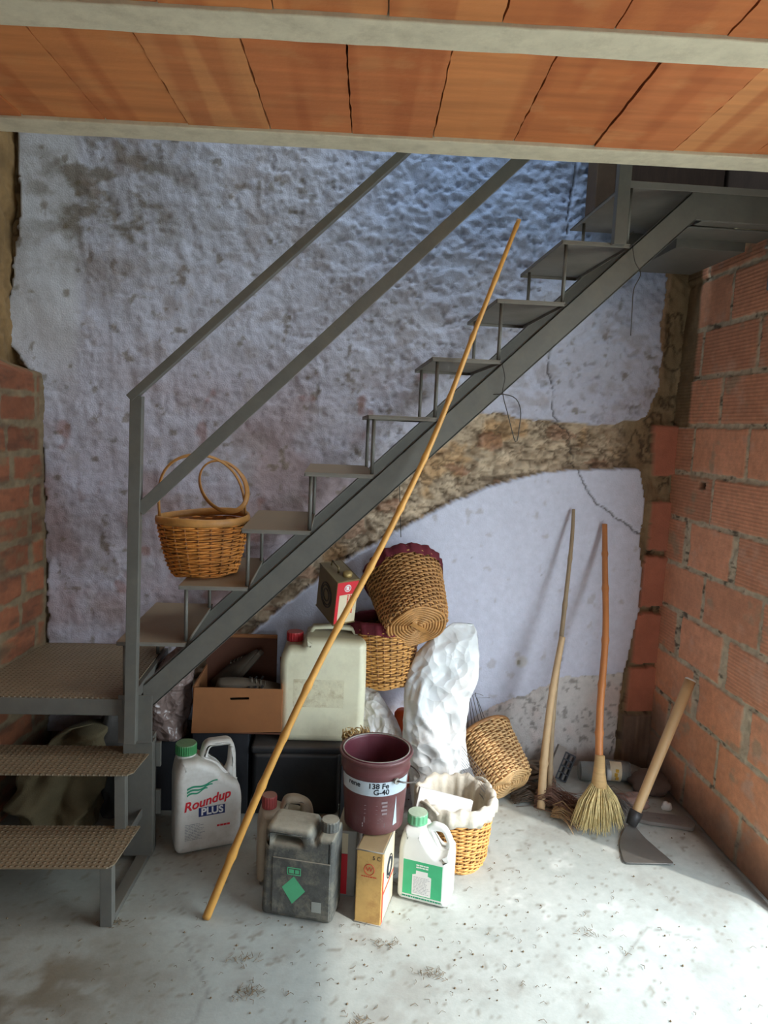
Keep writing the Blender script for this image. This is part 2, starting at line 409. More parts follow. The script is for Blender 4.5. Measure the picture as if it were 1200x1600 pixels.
H_ = np.where(mB, hB, H_); col = np.where(mB[..., None], cB, col)
cWd = cl((128, 106, 92))*(0.6+0.7*fbm(Xg*70, Zg*5, 79))[..., None]
H_ = np.where(mW, -0.012+0.006*(fbm(Xg*70, Zg*5, 79)-.5), H_); col = np.where(mW[..., None], cWd, col)
# cracks
for cr in CRACKS:
    d = segdist(Xg+0.012*(fbm(Xg*25, Zg*25, 80)-0.5)*2, Zg+0.012*(fbm(Xg*25, Zg*25, 81)-0.5)*2, cr)
    f = 1-sm(d, 0.0012, 0.0052); H_ -= 0.010*f; col = mixc(col, cl((62, 55, 50)), f*0.8)
# nail hole and scuffs
for (hx, hz, r) in ((0.873, 0.51, 0.018), (0.62, 1.0, 0.006), (0.95, 0.92, 0.006), (1.30, 0.62, 0.006), (-0.1, 0.62, 0.007)):
    f = 1-sm(np.hypot((Xg-hx)*1.6, Zg-hz), r*0.5, r); col = mixc(col, cl((70, 62, 58)), f); H_ -= 0.008*f
f = 1-sm(np.hypot(Xg-0.885, Zg-0.515), 0.02, 0.035); col = mixc(col, cl((196, 188, 172)), f*0.5)
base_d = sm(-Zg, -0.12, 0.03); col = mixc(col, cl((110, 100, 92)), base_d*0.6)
P = np.stack([Xg+0.063*H_, backY(Xg)-H_, Zg], -1)
struct(grid_obj('wall_back', P, col, M_WALL), 'rough whitewashed back wall with a band of bare rubble stone')

# ------------------------------------------------------------------ right brick wall
st = 0.005
ys = np.arange(DY1, 3.24, 0.0065); zs = np.arange(-0.02, 2.47, st)
Yg, Zg = np.meshgrid(ys, zs, indexing='ij')
zz = Zg+0.004*(fbm(Yg*3, Zg*2, 90)-0.5)
kf = (zz-0.795)/0.207; k = np.floor(kf); fz = (kf-k)*0.207
odd = (k.astype(int) % 2)
off = np.where(odd == 0, 2.835, 3.03)
jf = (Yg+0.008*(fbm(Yg*4, k*7.7, 91)-0.5)*2-off)/0.415; j = np.floor(jf); fy = (jf-j)*0.415
dz = np.minimum(fz, 0.207-fz); dy = np.minimum(fy, 0.415-fy)
rid = _hash(k, j, 92); rid2 = _hash(k, j, 93)
jw = 0.0075+0.006*(fbm(Yg*20, Zg*20, 94)-0.5)*2
fat = ((odd == 1) & (j == -1) & (Zg > 0.95) & (Zg < 1.22)) | ((odd == 1) & (j == -1) & (Zg > 0.55) & (Zg < 0.8)) | ((k == -2) & (j == -1))
jwy = jw+np.where(fat & (dy < 0.05), 0.03*(0.6+fbm(Yg*12, Zg*12, 95)), 0)
edge = np.minimum(dz-jw, dy-jwy)
br = sm(edge, 0.0, 0.006)
ridge = (0.5+0.5*np.sin(Zg*2*PI/0.0145))
rs = np.where(rid2 > 0.25, 1.0, 0.15)*np.where(Zg < 0.58, 0.12, 1)
h = -0.003+0.016*(fbm(Yg*30, Zg*30, 96, 3, .6)-0.4)*(1-br)+br*(0.004+0.0032*ridge*rs+0.008*(rid-0.5)+0.004*(fbm(Yg*8, Zg*8, 97)-0.5))
cb = cl((222, 160, 126))*(0.82+0.30*rid)[..., None]*(0.86+0.28*fbm(Yg*14, Zg*22, 98, 4, .6))[..., None]*(1-0.22*(1-ridge)*rs)[..., None]
cb = mixc(cb, cl((212, 172, 148)), sm(fbm(Yg*10, Zg*14, 99, 4, .6), 0.56, 0.8)*0.5)
cb = mixc(cb, cl((226, 158, 114)), sm(-Zg, -0.75, -0.3)*0.5)
cm = cl((196, 184, 158))*(0.66+0.6*fbm(Yg*35, Zg*35, 100, 3))[..., None]
cm = mixc(cm, cl((50, 40, 32)), sm(fbm(Yg*25, Zg*60, 101), 0.60, 0.75)*0.8)
c_ = mixc(cm, cb, br)
# smeared mortar, dark dirt stain at the base, darker low corner, hole, mortar crest at the top and in the corner
c_ = mixc(c_, cl((168, 152, 126)), sm(fbm(Yg*8, Zg*10, 102, 4), 0.66, 0.78)*0.7)
c_ = mixc(c_, cl((200, 170, 150)), sm(fbm(Yg*7+1.3, Zg*11, 103, 4), 0.60, 0.72)*0.6*sm(-Zg, -0.55, -0.35))
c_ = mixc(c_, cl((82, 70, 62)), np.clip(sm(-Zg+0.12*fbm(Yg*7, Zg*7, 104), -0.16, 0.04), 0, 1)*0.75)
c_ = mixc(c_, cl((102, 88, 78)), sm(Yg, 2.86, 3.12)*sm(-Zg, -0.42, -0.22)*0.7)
hole = 1-sm(np.maximum(np.abs(Yg-2.93)/0.026, np.abs(Zg-1.372)/0.014), 0.75, 1.0); h -= 0.03*hole; c_ = mixc(c_, cl((20, 14, 12)), hole)
crest = sm(Zg+0.07*(fbm(Yg*9, Zg*9, 105)-0.5)*2, 2.30, 2.36)
h = h*(1-crest)+crest*(-0.02+0.06*fbm(Yg*26, Zg*26, 106, 4, .6)); c_ = mixc(c_, cl((172, 156, 124))*(0.6+0.7*fbm(Yg*40, Zg*40, 107))[..., None], crest)
cor = sm(Yg+0.03*(fbm(Yg*8, Zg*6, 108)-.5), 3.07, 3.10)*(Zg > 1.62)
c_ = mixc(c_, cl((128, 106, 78))*(0.6+0.7*fbm(Yg*20, Zg*14, 109))[..., None], cor)
h += 0.01*sm(-Zg, -0.10, 0.0)*fbm(Yg*9, Zg*9, 110)
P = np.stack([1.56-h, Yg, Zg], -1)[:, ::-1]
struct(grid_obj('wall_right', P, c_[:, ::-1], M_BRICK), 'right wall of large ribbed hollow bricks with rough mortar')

# ------------------------------------------------------------------ left brick wall
def leftX(y, z): return -1.185-0.13*(3.0-y)
ys = np.arange(1.6, 3.06, 0.008); zs = np.arange(-0.02, 2.9, 0.007)
Yg, Zg = np.meshgrid(ys, zs, indexing='ij')
kf = (Zg-0.60)/0.1145; k = np.floor(kf); fz = (kf-k)*0.1145
off = _hash(k, k*0+3, 120)*0.25
jf = (Yg-off)/0.25; j = np.floor(jf); fy = (jf-j)*0.25
rid = _hash(k, j, 121)
jw = 0.010+0.012*(fbm(Yg*14, Zg*14, 122, 4, .6)-0.5)*2
edge = np.minimum(np.minimum(fz, 0.1145-fz), np.minimum(fy, 0.25-fy))-jw
endm = sm(Yg+0.04*(fbm(Zg*0+2, Zg*9, 123)-0.5), 2.955, 2.985)
br = sm(edge, 0, 0.007)*(1-endm)
ad = sm(Zg+0.06*(fbm(Yg*6, Zg*6, 124)-0.5), 1.71, 1.76)
h = -0.004+0.018*(fbm(Yg*22, Zg*22, 125, 4, .6)-0.4)*(1-br)+br*(0.004+0.012*(rid-0.5)+0.008*(fbm(Yg*20, Zg*20, 131, 3)-.5))
cb = cl((144, 86, 56))*(0.62+0.45*rid)[..., None]*(0.8+0.4*fbm(Yg*14, Zg*30, 126, 4, .6))[..., None]
cm = cl((124, 106, 80))*(0.6+0.7*fbm(Yg*30, Zg*30, 127))[..., None]
c_ = mixc(cm, cb, br)
c_ = mixc(c_, cl((112, 92, 66)), sm(fbm(Yg*9, Zg*12, 132, 5, .65), 0.50, 0.70)*0.75)
c_ = mixc(c_, cl((70, 44, 30)), sm(fbm(Yg*7, Zg*20, 133, 4, .6), 0.52, 0.72)*0.5)
ha = -0.11+0.07*(fbm(Yg*9, Zg*7, 128, 5, .6)-0.5)
ca = cl((132, 104, 66))*(0.5+0.9*fbm(Yg*16, Zg*12, 129, 4))[..., None]
ca = mixc(ca, cl((170, 90, 60)), ((fbm(Yg*5, Zg*9, 130) > 0.62) & (Yg < 2.85)).astype(float)*0.8)
h = h*(1-ad)+ha*ad; c_ = mixc(c_, ca, ad)
P = np.stack([leftX(Yg, Zg)+h, Yg, Zg], -1)
struct(grid_obj('wall_left', P, c_, M_BRICK), 'left wall of small bricks with crumbling earth above')

# ------------------------------------------------------------------ floor
xs = np.arange(-1.72, 1.76, 0.011); ys = np.arange(0.60, 3.30, 0.011)
Xg, Yg = np.meshgrid(xs, ys, indexing='ij')
h = 0.004*(fbm(Xg*3, Yg*3, 140, 3)-0.5)+0.0015*(fbm(Xg*40, Yg*40, 141, 3)-0.5)
cF = cl((168, 172, 166))*(0.90+0.2*fbm(Xg*5, Yg*5, 142, 4))[..., None]
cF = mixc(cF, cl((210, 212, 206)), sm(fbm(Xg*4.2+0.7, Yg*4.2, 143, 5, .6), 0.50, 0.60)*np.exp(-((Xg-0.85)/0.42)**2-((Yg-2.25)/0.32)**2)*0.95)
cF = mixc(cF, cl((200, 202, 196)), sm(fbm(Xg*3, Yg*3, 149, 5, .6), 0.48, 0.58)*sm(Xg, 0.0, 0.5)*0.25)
cF = mixc(cF, cl((150, 148, 140)), sm(fbm(Xg*7, Yg*7, 144, 5, .65), 0.52, 0.70)*0.55)
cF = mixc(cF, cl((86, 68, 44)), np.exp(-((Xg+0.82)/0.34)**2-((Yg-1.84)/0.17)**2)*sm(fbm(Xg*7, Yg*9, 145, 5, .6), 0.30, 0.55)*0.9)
cF = mixc(cF, cl((110, 98, 78)), sm(fbm(Xg*55, Yg*55, 146, 3), 0.70, 0.80)*0.55)
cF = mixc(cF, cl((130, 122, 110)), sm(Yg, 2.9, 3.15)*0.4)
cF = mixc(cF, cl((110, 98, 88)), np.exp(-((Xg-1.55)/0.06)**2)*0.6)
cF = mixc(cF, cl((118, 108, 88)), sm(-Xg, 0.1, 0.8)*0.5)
for kk, cr in enumerate([[(-0.42, 2.05), (-0.30, 1.82), (-0.34, 1.6)], [(0.9, 1.9), (1.05, 2.05), (1.2, 2.0)]]):
    d = segdist(Xg+0.02*(fbm(Xg*12, Yg*12, 147)-.5), Yg+0.02*(fbm(Xg*12, Yg*12, 148)-.5), cr); cF = mixc(cF, cl((120, 116, 108)), (1-sm(d, 0.002, 0.008))*0.5)
h -= 0.03*sm(Xg, 1.46, 1.56)
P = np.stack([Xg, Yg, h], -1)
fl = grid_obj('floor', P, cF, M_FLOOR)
bm = bmesh.new(); bm.from_mesh(fl.data)
lay = bm.verts.layers.float_color['col']
for (x0, x1, y0, y1) in ((-1.75, 1.78, -1.0, 0.605), (-1.75, -1.715, 0.6, 3.3)):
    vsx = [bm.verts.new(p) for p in ((x0, y0, -0.001), (x1, y0, -0.001), (x1, y1, -0.001), (x0, y1, -0.001))]
    for v in vsx: v[lay] = (*L3(170, 168, 160), 1)
    bm.faces.new(vsx)
bm.to_mesh(fl.data); bm.free()
struct(fl, 'dusty pale concrete floor')

# ------------------------------------------------------------------ rest of the shell (out of frame, lets the light in)
M_SH = mk('shell_brick', (110, 76, 60), 0.9, var=0.2, bump=0.4)
M_PLA = mk('shell_plaster', (120, 112, 104), 0.9, var=0.1)
b = MB()
b.box(1.60, 1.80, -1.0, DY0, 0, 2.6); b.box(1.60, 1.80, DY0, DY1, DZ, 2.6); b.box(1.61, 1.80, DY1, 3.3, -0.05, 2.5)
struct(b.build('wall_right_outer', M_SH))
b = MB(); b.box(1.60, 1.80, 1.9, 3.3, 2.5, 4.4)
struct(b.build('wall_right_upper', mk('darkened_upper_wall', (64, 50, 42), 0.8, var=0.2)))  # wall colour darkened so stairwell light does not show on it
b = MB(); b.box(-1.75, -1.55, -1.0, 1.62, 0, 2.4); b.box(-1.75, -1.60, 1.6, 3.3, 0, 4.4)
struct(b.build('wall_left_outer', M_SH))
b = MB(); b.box(-1.75, -0.15, -1.0, -0.85, 0, 2.6); b.box(0.35, 1.8, -1.0, -0.85, 0, 2.6); b.box(-0.15, 0.35, -1.0, -0.85, 0, 0.6); b.box(-0.15, 0.35, -1.0, -0.85, 1.4, 2.6)  # the gap in this unseen wall is added for fill light
struct(b.build('wall_front', M_PLA))
b = MB(); b.box(-1.75, 1.8, 3.30, 3.42, -0.05, 4.4)
struct(b.build('wall_back_outer', M_PLA))
b = MB(); b.box(-1.75, -0.4, 1.9, 3.3, 4.3, 4.42); b.box(1.4, 1.8, 1.9, 3.3, 4.3, 4.42); b.box(-0.4, 1.4, 2.95, 3.3, 4.3, 4.42); b.box(-0.4, 1.4, 1.9, 2.15, 4.3, 4.42)  # unseen slab added to narrow the light falling into the stairwell
struct(b.build('roof_light_mask', M_PLA))
b = MB(); b.box(-1.75, 1.8, 1.75, 1.9, 2.62, 4.4)
struct(b.build('wall_upstairs', M_PLA))
M_GR = mk('outdoor_ground', (190, 184, 170), 0.9, var=0.1)
b = MB(); b.box(1.8, 14, -10, 8, -0.2, -0.02); b.box(-8, 1.8, -12, -1.02, -0.2, -0.02)
struct(b.build('ground', M_GR))

# ------------------------------------------------------------------ ceiling of flat bricks between joists
CA = -0.045
CZ = 2.38
def cm_(): return T(0, 0, CZ) @ RZ(CA)
M_JOIST = mk('concrete_joist', (206, 198, 174), 0.88, var=0.10, vs_=14, bump=0.3, bs=60, dirt=0.35, dirtcol=(120, 108, 84))
M_CB = bpy.data.materials.new('ceiling_brick'); M_CB.use_nodes = True
nt = M_CB.node_tree; N = nt.nodes; K = nt.links; p = N['Principled BSDF']; p.inputs['Roughness'].default_value = 0.85
tc = N.new('ShaderNodeTexCoord'); mp = N.new('ShaderNodeMapping'); mp.inputs['Scale'].default_value = (1, 0.06, 1); K.new(tc.outputs['Object'], mp.inputs[0])
at = N.new('ShaderNodeAttribute'); at.attribute_name = 'col'
n1 = N.new('ShaderNodeTexNoise'); n1.inputs['Scale'].default_value = 9; n1.inputs['Detail'].default_value = 1; K.new(mp.outputs[0], n1.inputs['Vector'])
r1 = N.new('ShaderNodeMapRange'); r1.inputs[1].default_value = 0.50; r1.inputs[2].default_value = 0.56; r1.inputs[3].default_value = 0; r1.inputs[4].default_value = 0.55
K.new(n1.outputs['Fac'], r1.inputs[0])
mx = N.new('ShaderNodeMix'); mx.data_type = 'RGBA'; K.new(r1.outputs[0], mx.inputs['Factor']); K.new(at.outputs['Color'], mx.inputs['A']); mx.inputs['B'].default_value = (*L3(166, 88, 44), 1)
mp2 = N.new('ShaderNodeMapping'); mp2.inputs['Scale'].default_value = (0.12, 1, 1); K.new(tc.outputs['Object'], mp2.inputs[0])
n2 = N.new('ShaderNodeTexNoise'); n2.inputs['Scale'].default_value = 26; n2.inputs['Detail'].default_value = 4; K.new(mp2.outputs[0], n2.inputs['Vector'])
r2 = N.new('ShaderNodeMapRange'); r2.inputs[1].default_value = 0.3; r2.inputs[2].default_value = 0.7; r2.inputs[3].default_value = 0.84; r2.inputs[4].default_value = 1.14; K.new(n2.outputs['Fac'], r2.inputs[0])
n4 = N.new('ShaderNodeTexNoise'); n4.inputs['Scale'].default_value = 9; n4.inputs['Detail'].default_value = 5; K.new(tc.outputs['Object'], n4.inputs['Vector'])
r4 = N.new('ShaderNodeMapRange'); r4.inputs[1].default_value = 0.56; r4.inputs[2].default_value = 0.66; r4.inputs[3].default_value = 0; r4.inputs[4].default_value = 0.4; K.new(n4.outputs['Fac'], r4.inputs[0])
mx4 = N.new('ShaderNodeMix'); mx4.data_type = 'RGBA'; K.new(r4.outputs[0], mx4.inputs['Factor']); K.new(mx.outputs['Result'], mx4.inputs['A']); mx4.inputs['B'].default_value = (*L3(198, 136, 84), 1)
vm = N.new('ShaderNodeVectorMath'); vm.operation = 'SCALE'; K.new(mx4.outputs['Result'], vm.inputs[0]); K.new(r2.outputs[0], vm.inputs['Scale'])
K.new(vm.outputs[0], p.inputs['Base Color'])
n3 = N.new('ShaderNodeTexNoise'); n3.inputs['Scale'].default_value = 90; K.new(tc.outputs['Object'], n3.inputs['Vector'])
bp_ = N.new('ShaderNodeBump'); bp_.inputs['Strength'].default_value = 0.25; bp_.inputs['Distance'].default_value = 0.003; K.new(n3.outputs['Fac'], bp_.inputs['Height']); K.new(bp_.outputs[0], p.inputs['Normal'])

joist_y = [2.185-0.590*i for i in range(6)]
b = MB(); cols = []
rng = random.Random(3)
def jagged_brick(x0, x1, y0, y1, zoff):
    n = 18; j1 = [rng.uniform(-0.0018, 0.0018) for _ in range(n+1)]; j2 = [rng.uniform(-0.0018, 0.0018) for _ in range(n+1)]
    vs = []
    for i in range(n+1):
        y = y0+(y1-y0)*i/n
        vs += [(x0+0.0018+j1[i], y, zoff), (x1-0.0018+j2[i], y, zoff), (x0+0.0018+j1[i], y, 0.09), (x1-0.0018+j2[i], y, 0.09)]
    fs = []
    for i in range(n):
        a = 4*i; c = a+4
        fs += [(a, a+1, c+1, c), (a, c, c+2, a+2), (a+1, a+3, c+3, c+1), (a+2, c+2, c+3, a+3)]
    fs += [(0, 2, 3, 1), (4*n, 4*n+1, 4*n+3, 4*n+2)]
    b.add(vs, fs)
    base = rng.choice([(190, 118, 64), (198, 126, 72), (184, 108, 58), (200, 134, 82), (190, 114, 66)])
    cols.extend([L3(*base)]*len(vs))
for ji in range(len(joist_y)-1):
    y1 = joist_y[ji]-0.05; y0 = joist_y[ji+1]+0.05
    sh = (-0.083 if ji % 2 == 0 else -0.03)
    if ji == 1: sh = 0.005
    for i in range(-8, 9):
        jagged_brick(sh+i*0.231, sh+(i+1)*0.231, y0, y1, 0.004+rng.uniform(-0.002, 0.003))
ce = b.build('ceiling', M_CB, M=None, fix=True)
ca = ce.data.color_attributes.new('col', 'FLOAT_COLOR', 'POINT')
ca.data.foreach_set('color', np.array([(*c, 1) for c in cols], np.float32).reshape(-1))
ce.matrix_world = cm_(); struct(ce, 'ceiling of flat orange bricks between concrete joists')
for ji, jy in enumerate(joist_y):
    b = MB(); n = 60; w = 0.050
    vs = []
    for i in range(n+1):
        x = -1.75+3.5*i/n
        e1 = rng.uniform(-0.0022, 0.0022); e2 = rng.uniform(-0.0022, 0.0022)
        vs += [(x, jy-w+e1, -0.006), (x, jy+w+e2, -0.006), (x, jy+w, 0.24), (x, jy-w, 0.24)]
    fs = []
    for i in range(n):
        a = 4*i; c = a+4
        for q in range(4): fs.append((a+q, a+(q+1) % 4, c+(q+1) % 4, c+q))
    fs += [(0, 1, 2, 3), (4*n+3, 4*n+2, 4*n+1, 4*n)]
    b.add(vs, fs); o = b.build('trim_%d' % (ji+1), M_JOIST, bevel=0.004); o.matrix_world = cm_()
    struct(o, 'pale concrete ceiling joist')
b = MB(); b.box(-1.75, 1.75, -0.95, 2.13, 0.10, 0.24); o = b.build('ceiling_slab', M_PLA); o.matrix_world = cm_(); struct(o)

# door at the head of the stairs, in the back wall above the landing
M_DW = mk('dark_door_wood', (62, 46, 36), 0.7, var=0.25, vs_=6, stretch=(8, 8, 1))
b = MB(); b.box(1.10, 1.58, 3.02, 3.10, 2.44, 4.2)
b2 = MB(); b2.box(1.02, 1.10, 2.98, 3.10, 2.44, 4.2)
d1 = b.build('door_1', M_DW, bevel=0.004); struct(d1, 'dark wooden door at the head of the stairs')
df = b2.build('door_frame', mk('door_frame_wood', (84, 66, 50), 0.7), d1, bevel=0.004)

# ------------------------------------------------------------------ metal staircase
X0, RUN, RISE, YS, WID, TL = -0.6948, 0.2059, 0.20, 2.398, 0.5394, 0.2326
M_STEEL = mk('grey_painted_steel', (92, 90, 84), 0.5, var=0.14, vs_=12, bump=0.12, bs=50, dust=0.35, dustcol=(118, 106, 88), dirt=0.25, dirtcol=(120, 112, 92))
M_TREAD = mk('dusty_tread_steel', (112, 108, 100), 0.6, var=0.14, vs_=9, bump=0.15, bs=60, dust=0.85, dustcol=(132, 108, 80))
def checker_mat():
    m = mk('checker_plate', (112, 98, 78), 0.55, var=0.18, vs_=7, bump=0, dust=0.5, dustcol=(132, 108, 78))
    nt = m.node_tree; N = nt.nodes; K = nt.links; p = N['Principled BSDF']
    tc = N.new('ShaderNodeTexCoord'); mp = N.new('ShaderNodeMapping'); mp.inputs['Rotation'].default_value = (0, 0, PI/4)
    K.new(tc.outputs['Object'], mp.inputs[0])
    sx = N.new('ShaderNodeSeparateXYZ'); K.new(mp.outputs[0], sx.inputs[0])
    def wv(sock, k, ph):
        a = N.new('ShaderNodeMath'); a.operation = 'MULTIPLY_ADD'; a.inputs[1].default_value = k; a.inputs[2].default_value = ph; K.new(sock, a.inputs[0])
        b = N.new('ShaderNodeMath'); b.operation = 'SINE'; K.new(a.outputs[0], b.inputs[0]); return b.outputs[0]
    a = wv(sx.outputs[0], 2*PI/0.026, 0); b = wv(sx.outputs[1], 2*PI/0.026, 0)
    mu = N.new('ShaderNodeMath'); mu.operation = 'MULTIPLY'; K.new(a, mu.inputs[0]); K.new(b, mu.inputs[1])
    mr = N.new('ShaderNodeMapRange'); mr.inputs[1].default_value = 0.15; mr.inputs[2].default_value = 0.75; K.new(mu.outputs[0], mr.inputs[0])
    bu = N.new('ShaderNodeBump'); bu.inputs['Strength'].default_value = 1.0; bu.inputs['Distance'].default_value = 0.004
    K.new(mr.outputs[0], bu.inputs['Height']); K.new(bu.outputs[0], p.inputs['Normal'])
    return m
M_CHK = checker_mat()
stair = thing('metal_staircase', 'grey steel staircase with open treads, sloping rails and a low landing along the back wall', 'staircase', (-0.65, 2.4, 0))
SB = Matrix.Translation((0.65, -2.4, 0))
def sp(mb, name, mat, bevel=0.0015, smooth=False): return mb.build(name, mat, stair, bevel=bevel, M=SB, smooth=smooth)
slope = Vector((RUN, 0, RISE)).normalized(); nrm = Vector((-slope.z, 0, slope.x))
def on(x): return 0.6+(x-X0)*RISE/RUN
for nm, yy, sgn in (('stringer', YS+0.000, 1), ('stringer', YS+WID-0.03, -1)):
    b = MB(); H8 = 0.078
    xa, xb = -0.632, 1.105
    z0, z1 = on(xa)-0.012, on(xb)-0.012
    A = Vector((xa, yy, z0)); B = Vector((xb, yy, z1))
    # web polygon with mitred ends (vertical at the foot, level at the head)
    dv = H8/slope.x
    A2 = Vector((xa, yy, z0-dv)); ztop = 0.6+9*RISE-0.022; zbot = ztop-0.088
    xB = X0+(ztop+0.012-0.6)*RUN/RISE; B = Vector((xB, yy, ztop))
    B4 = Vector((X0+(zbot+dv+0.012-0.6)*RUN/RISE, yy, zbot))
    B2 = Vector((1.545, yy, ztop)); B3 = Vector((1.545, yy, zbot))
    t = 0.006*sgn
    poly = [A, B, B2, B3, B4, A2]
    n = len(poly); b.add(poly+[q+Vector((0, t, 0)) for q in poly], [tuple(range(n)), tuple(range(2*n-1, n-1, -1))]+[(i, (i+1) % n, n+(i+1) % n, n+i) for i in range(n)])
    fl_ = 0.035*sgn
    for p_, q_ in ((A, B), (A2, B4)):
        o_ = Vector((0, fl_/2, 0)); u_ = -nrm*0.003 if p_ is A else nrm*0.003
        b.bar(p_+o_+u_, q_+o_+u_, abs(fl_), 0.006, nrm)
    sp(b, nm, M_STEEL)
for i in range(1, 9):
    xr = X0+i*RUN; z = 0.6+i*RISE
    b = MB(); b.box(xr-TL, xr, YS, YS+WID, z-0.004, z)
    b.box(xr-TL, xr, YS, YS+0.004, z-0.014, z-0.004); b.box(xr-TL, xr, YS+WID-0.004, YS+WID, z-0.014, z-0.004)
    b.box(xr-TL, xr-TL+0.004, YS, YS+WID, z-0.014, z-0.004); b.box(xr-0.004, xr, YS, YS+WID, z-0.014, z-0.004)
    sp(b, 'tread', M_TREAD, 0.001)
    if i >= 1:
        for yy in (YS+0.022, YS+WID-0.06):
            r_ = MB(); zb = 0.6+(i-1)*RISE
            r_.tube([(xr-TL+0.022, yy, zb), (xr-TL+0.022, yy, z-0.006)], 0.0065, 10)
            sp(r_, 'support_rod', M_STEEL, 0, True)
# upper landing
b = MB(); z = 0.6+9*RISE
xl = X0+9*RUN-TL
b.box(xl, 1.53, YS, YS+WID+0.05, z-0.006, z); b.box(xl, 1.53, YS-0.002, YS+0.004, z-0.022, z)
b.box(xl, xl+0.004, YS, YS+WID, z-0.016, z)
sp(b, 'upper_landing', M_TREAD)
b = MB(); b.box(1.19, 1.545, YS+0.006, YS+0.055, z-0.112, z-0.107)
b.box(1.17, 1.50, YS+0.06, YS+0.20, z-0.118, z-0.112)
b.box(1.20, 1.46, YS+0.20, YS+0.60, z-0.150, z-0.10)
b.box(1.22, 1.26, YS+0.01, YS+WID, z-0.09, z-0.01)
sp(b, 'landing_frame', M_STEEL)
for yy in (YS+0.022, YS+WID-0.06):
    r_ = MB(); r_.tube([(xl+0.022, yy, z-RISE), (xl+0.022, yy, z-0.006)], 0.0065, 10); sp(r_, 'support_rod', M_STEEL, 0, True)
# lower landing
b = MB(); b.box(-1.24, X0+0.0, YS+0.002, YS+0.60, 0.594, 0.600); sp(b, 'lower_landing', M_CHK)
b = MB(); b.box(-1.25, -0.70, YS-0.004, YS+0.002, 0.540, 0.597); b.box(-1.25, -0.70, YS, YS+0.04, 0.537, 0.543)
b.box(-0.715, -0.60, YS-0.002, YS+0.004, 0.44, 0.612)
b.box(-0.72, -0.68, YS+0.01, YS+0.58, 0.55, 0.593)
sp(b, 'landing_frame', M_STEEL)
b = MB(); b.box(-0.700, -0.600, YS+0.004, YS+0.045, 0.02, 0.44); sp(b, 'landing_leg', M_STEEL)
b = MB(); b.box(-0.655, -0.610, YS+0.055, YS+0.10, 0, 0.44); sp(b, 'landing_leg', M_STEEL)
b = MB(); b.box(-1.22, -1.18, YS+0.02, YS+0.06, 0, 0.54); sp(b, 'landing_leg', M_STEEL)
for zz_ in (0.32, 0.14):
    b = MB(); b.box(-0.606, -0.588, YS+0.07, YS+0.085, zz_, zz_+0.09); sp(b, 'hinge', M_STEEL)
# two lower steps with turned-down edges
for (za, y0, y1, xr) in ((0.2, 2.06, 2.29, -0.630), (0.4, 2.248, 2.46, -0.625)):
    b = MB()
    vs = [(-1.33, y0, za), (xr-0.02, y0, za), (xr-0.002, y0+0.02, za), (xr+0.02, y1, za), (-1.33, y1, za)]
    vs2 = [(x, y, za-0.005) for x, y, _ in vs]; n = 5
    b.add(vs+vs2, [tuple(range(n)), tuple(range(2*n-1, n-1, -1))]+[(i, (i+1) % n, n+(i+1) % n, n+i) for i in range(n)])
    b.box(-1.33, xr-0.06, y1-0.03, y1-0.005, za-0.03, za-0.005)
    sp(b, 'lower_step', M_CHK, 0.001)
b = MB(); b.box(-0.672, -0.636, 2.066, 2.102, 0, 0.194); sp(b, 'step_leg', M_STEEL)
b = MB(); b.box(-0.690, -0.655, 2.27, 2.305, 0.15, 0.394); sp(b, 'step_leg', M_STEEL)
b = MB(); b.box(-1.30, -1.265, 2.066, 2.102, 0, 0.194); sp(b, 'step_leg', M_STEEL)
b = MB(); b.bar((-0.655, 2.10, 0.012), (-0.63, 2.46, 0.012), 0.04, 0.02); sp(b, 'floor_bar', M_STEEL)
b = MB(); b.bar((-0.652, 2.10, 0.182), (-0.635, 2.42, 0.182), 0.004, 0.03); sp(b, 'step_bar', M_STEEL)
# newel, rails, upper post
b = MB(); b.bar((-0.668, YS-0.018, 0.45), (-0.648, YS-0.018, 1.626), 0.035, 0.038, (1, 0, 0)); sp(b, 'newel_post', M_STEEL)
b = MB(); d_ = Vector((1, 0, 0.952))
p0 = Vector((-0.668, YS-0.018, 1.620)); b.bar(p0-d_*0.002, p0+d_*1.75, 0.039, 0.026); sp(b, 'handrail', M_STEEL)
b = MB(); d_ = Vector((1, 0, 0.985)); p0 = Vector((-0.640, YS-0.018, 1.254)); b.bar(p0, p0+d_*1.75, 0.022, 0.041); sp(b, 'mid_rail', M_STEEL)
b = MB(); b.bar((0.905, YS-0.016, 2.19), (0.905, YS-0.016, 3.2), 0.03, 0.042, (1, 0, 0)); b.box(0.925, 0.935, YS, YS+0.02, 2.2, 3.2); sp(b, 'upper_post', M_STEEL)

# wires dangling from the treads
M_WIRE = mk('rusty_wire', (58, 54, 50), 0.6, bump=0)
def caneline(pts, n):
    pts = [Vector(p) for p in pts]; out = []
    m = len(pts)-1
    for i in range(n+1):
        u = i/n*m; k = min(int(u), m-1); f = u-k
        p0 = pts[max(0, k-1)]; p1 = pts[k]; p2 = pts[k+1]; p3 = pts[min(m, k+2)]
        out.append(0.5*((2*p1)+(-p0+p2)*f+(2*p0-5*p1+4*p2-p3)*f*f+(-p0+3*p1-3*p2+p3)*f**3))
    return out
def wire(pts, r, label, closed=False):
    b = MB(); b.tube(caneline(pts, 40), r, 6); o = b.build('wire', M_WIRE, smooth=True); return tag(o, label, 'wire')
wire([(0.955, 2.388, 2.193), (0.965, 2.380, 2.14), (0.985, 2.375, 2.10), (0.967, 2.376, 2.05), (0.967, 2.376, 1.98), (0.97, 2.378, 1.90)], 0.0016, 'thin dark wire dangling from the highest tread by the right brick wall')
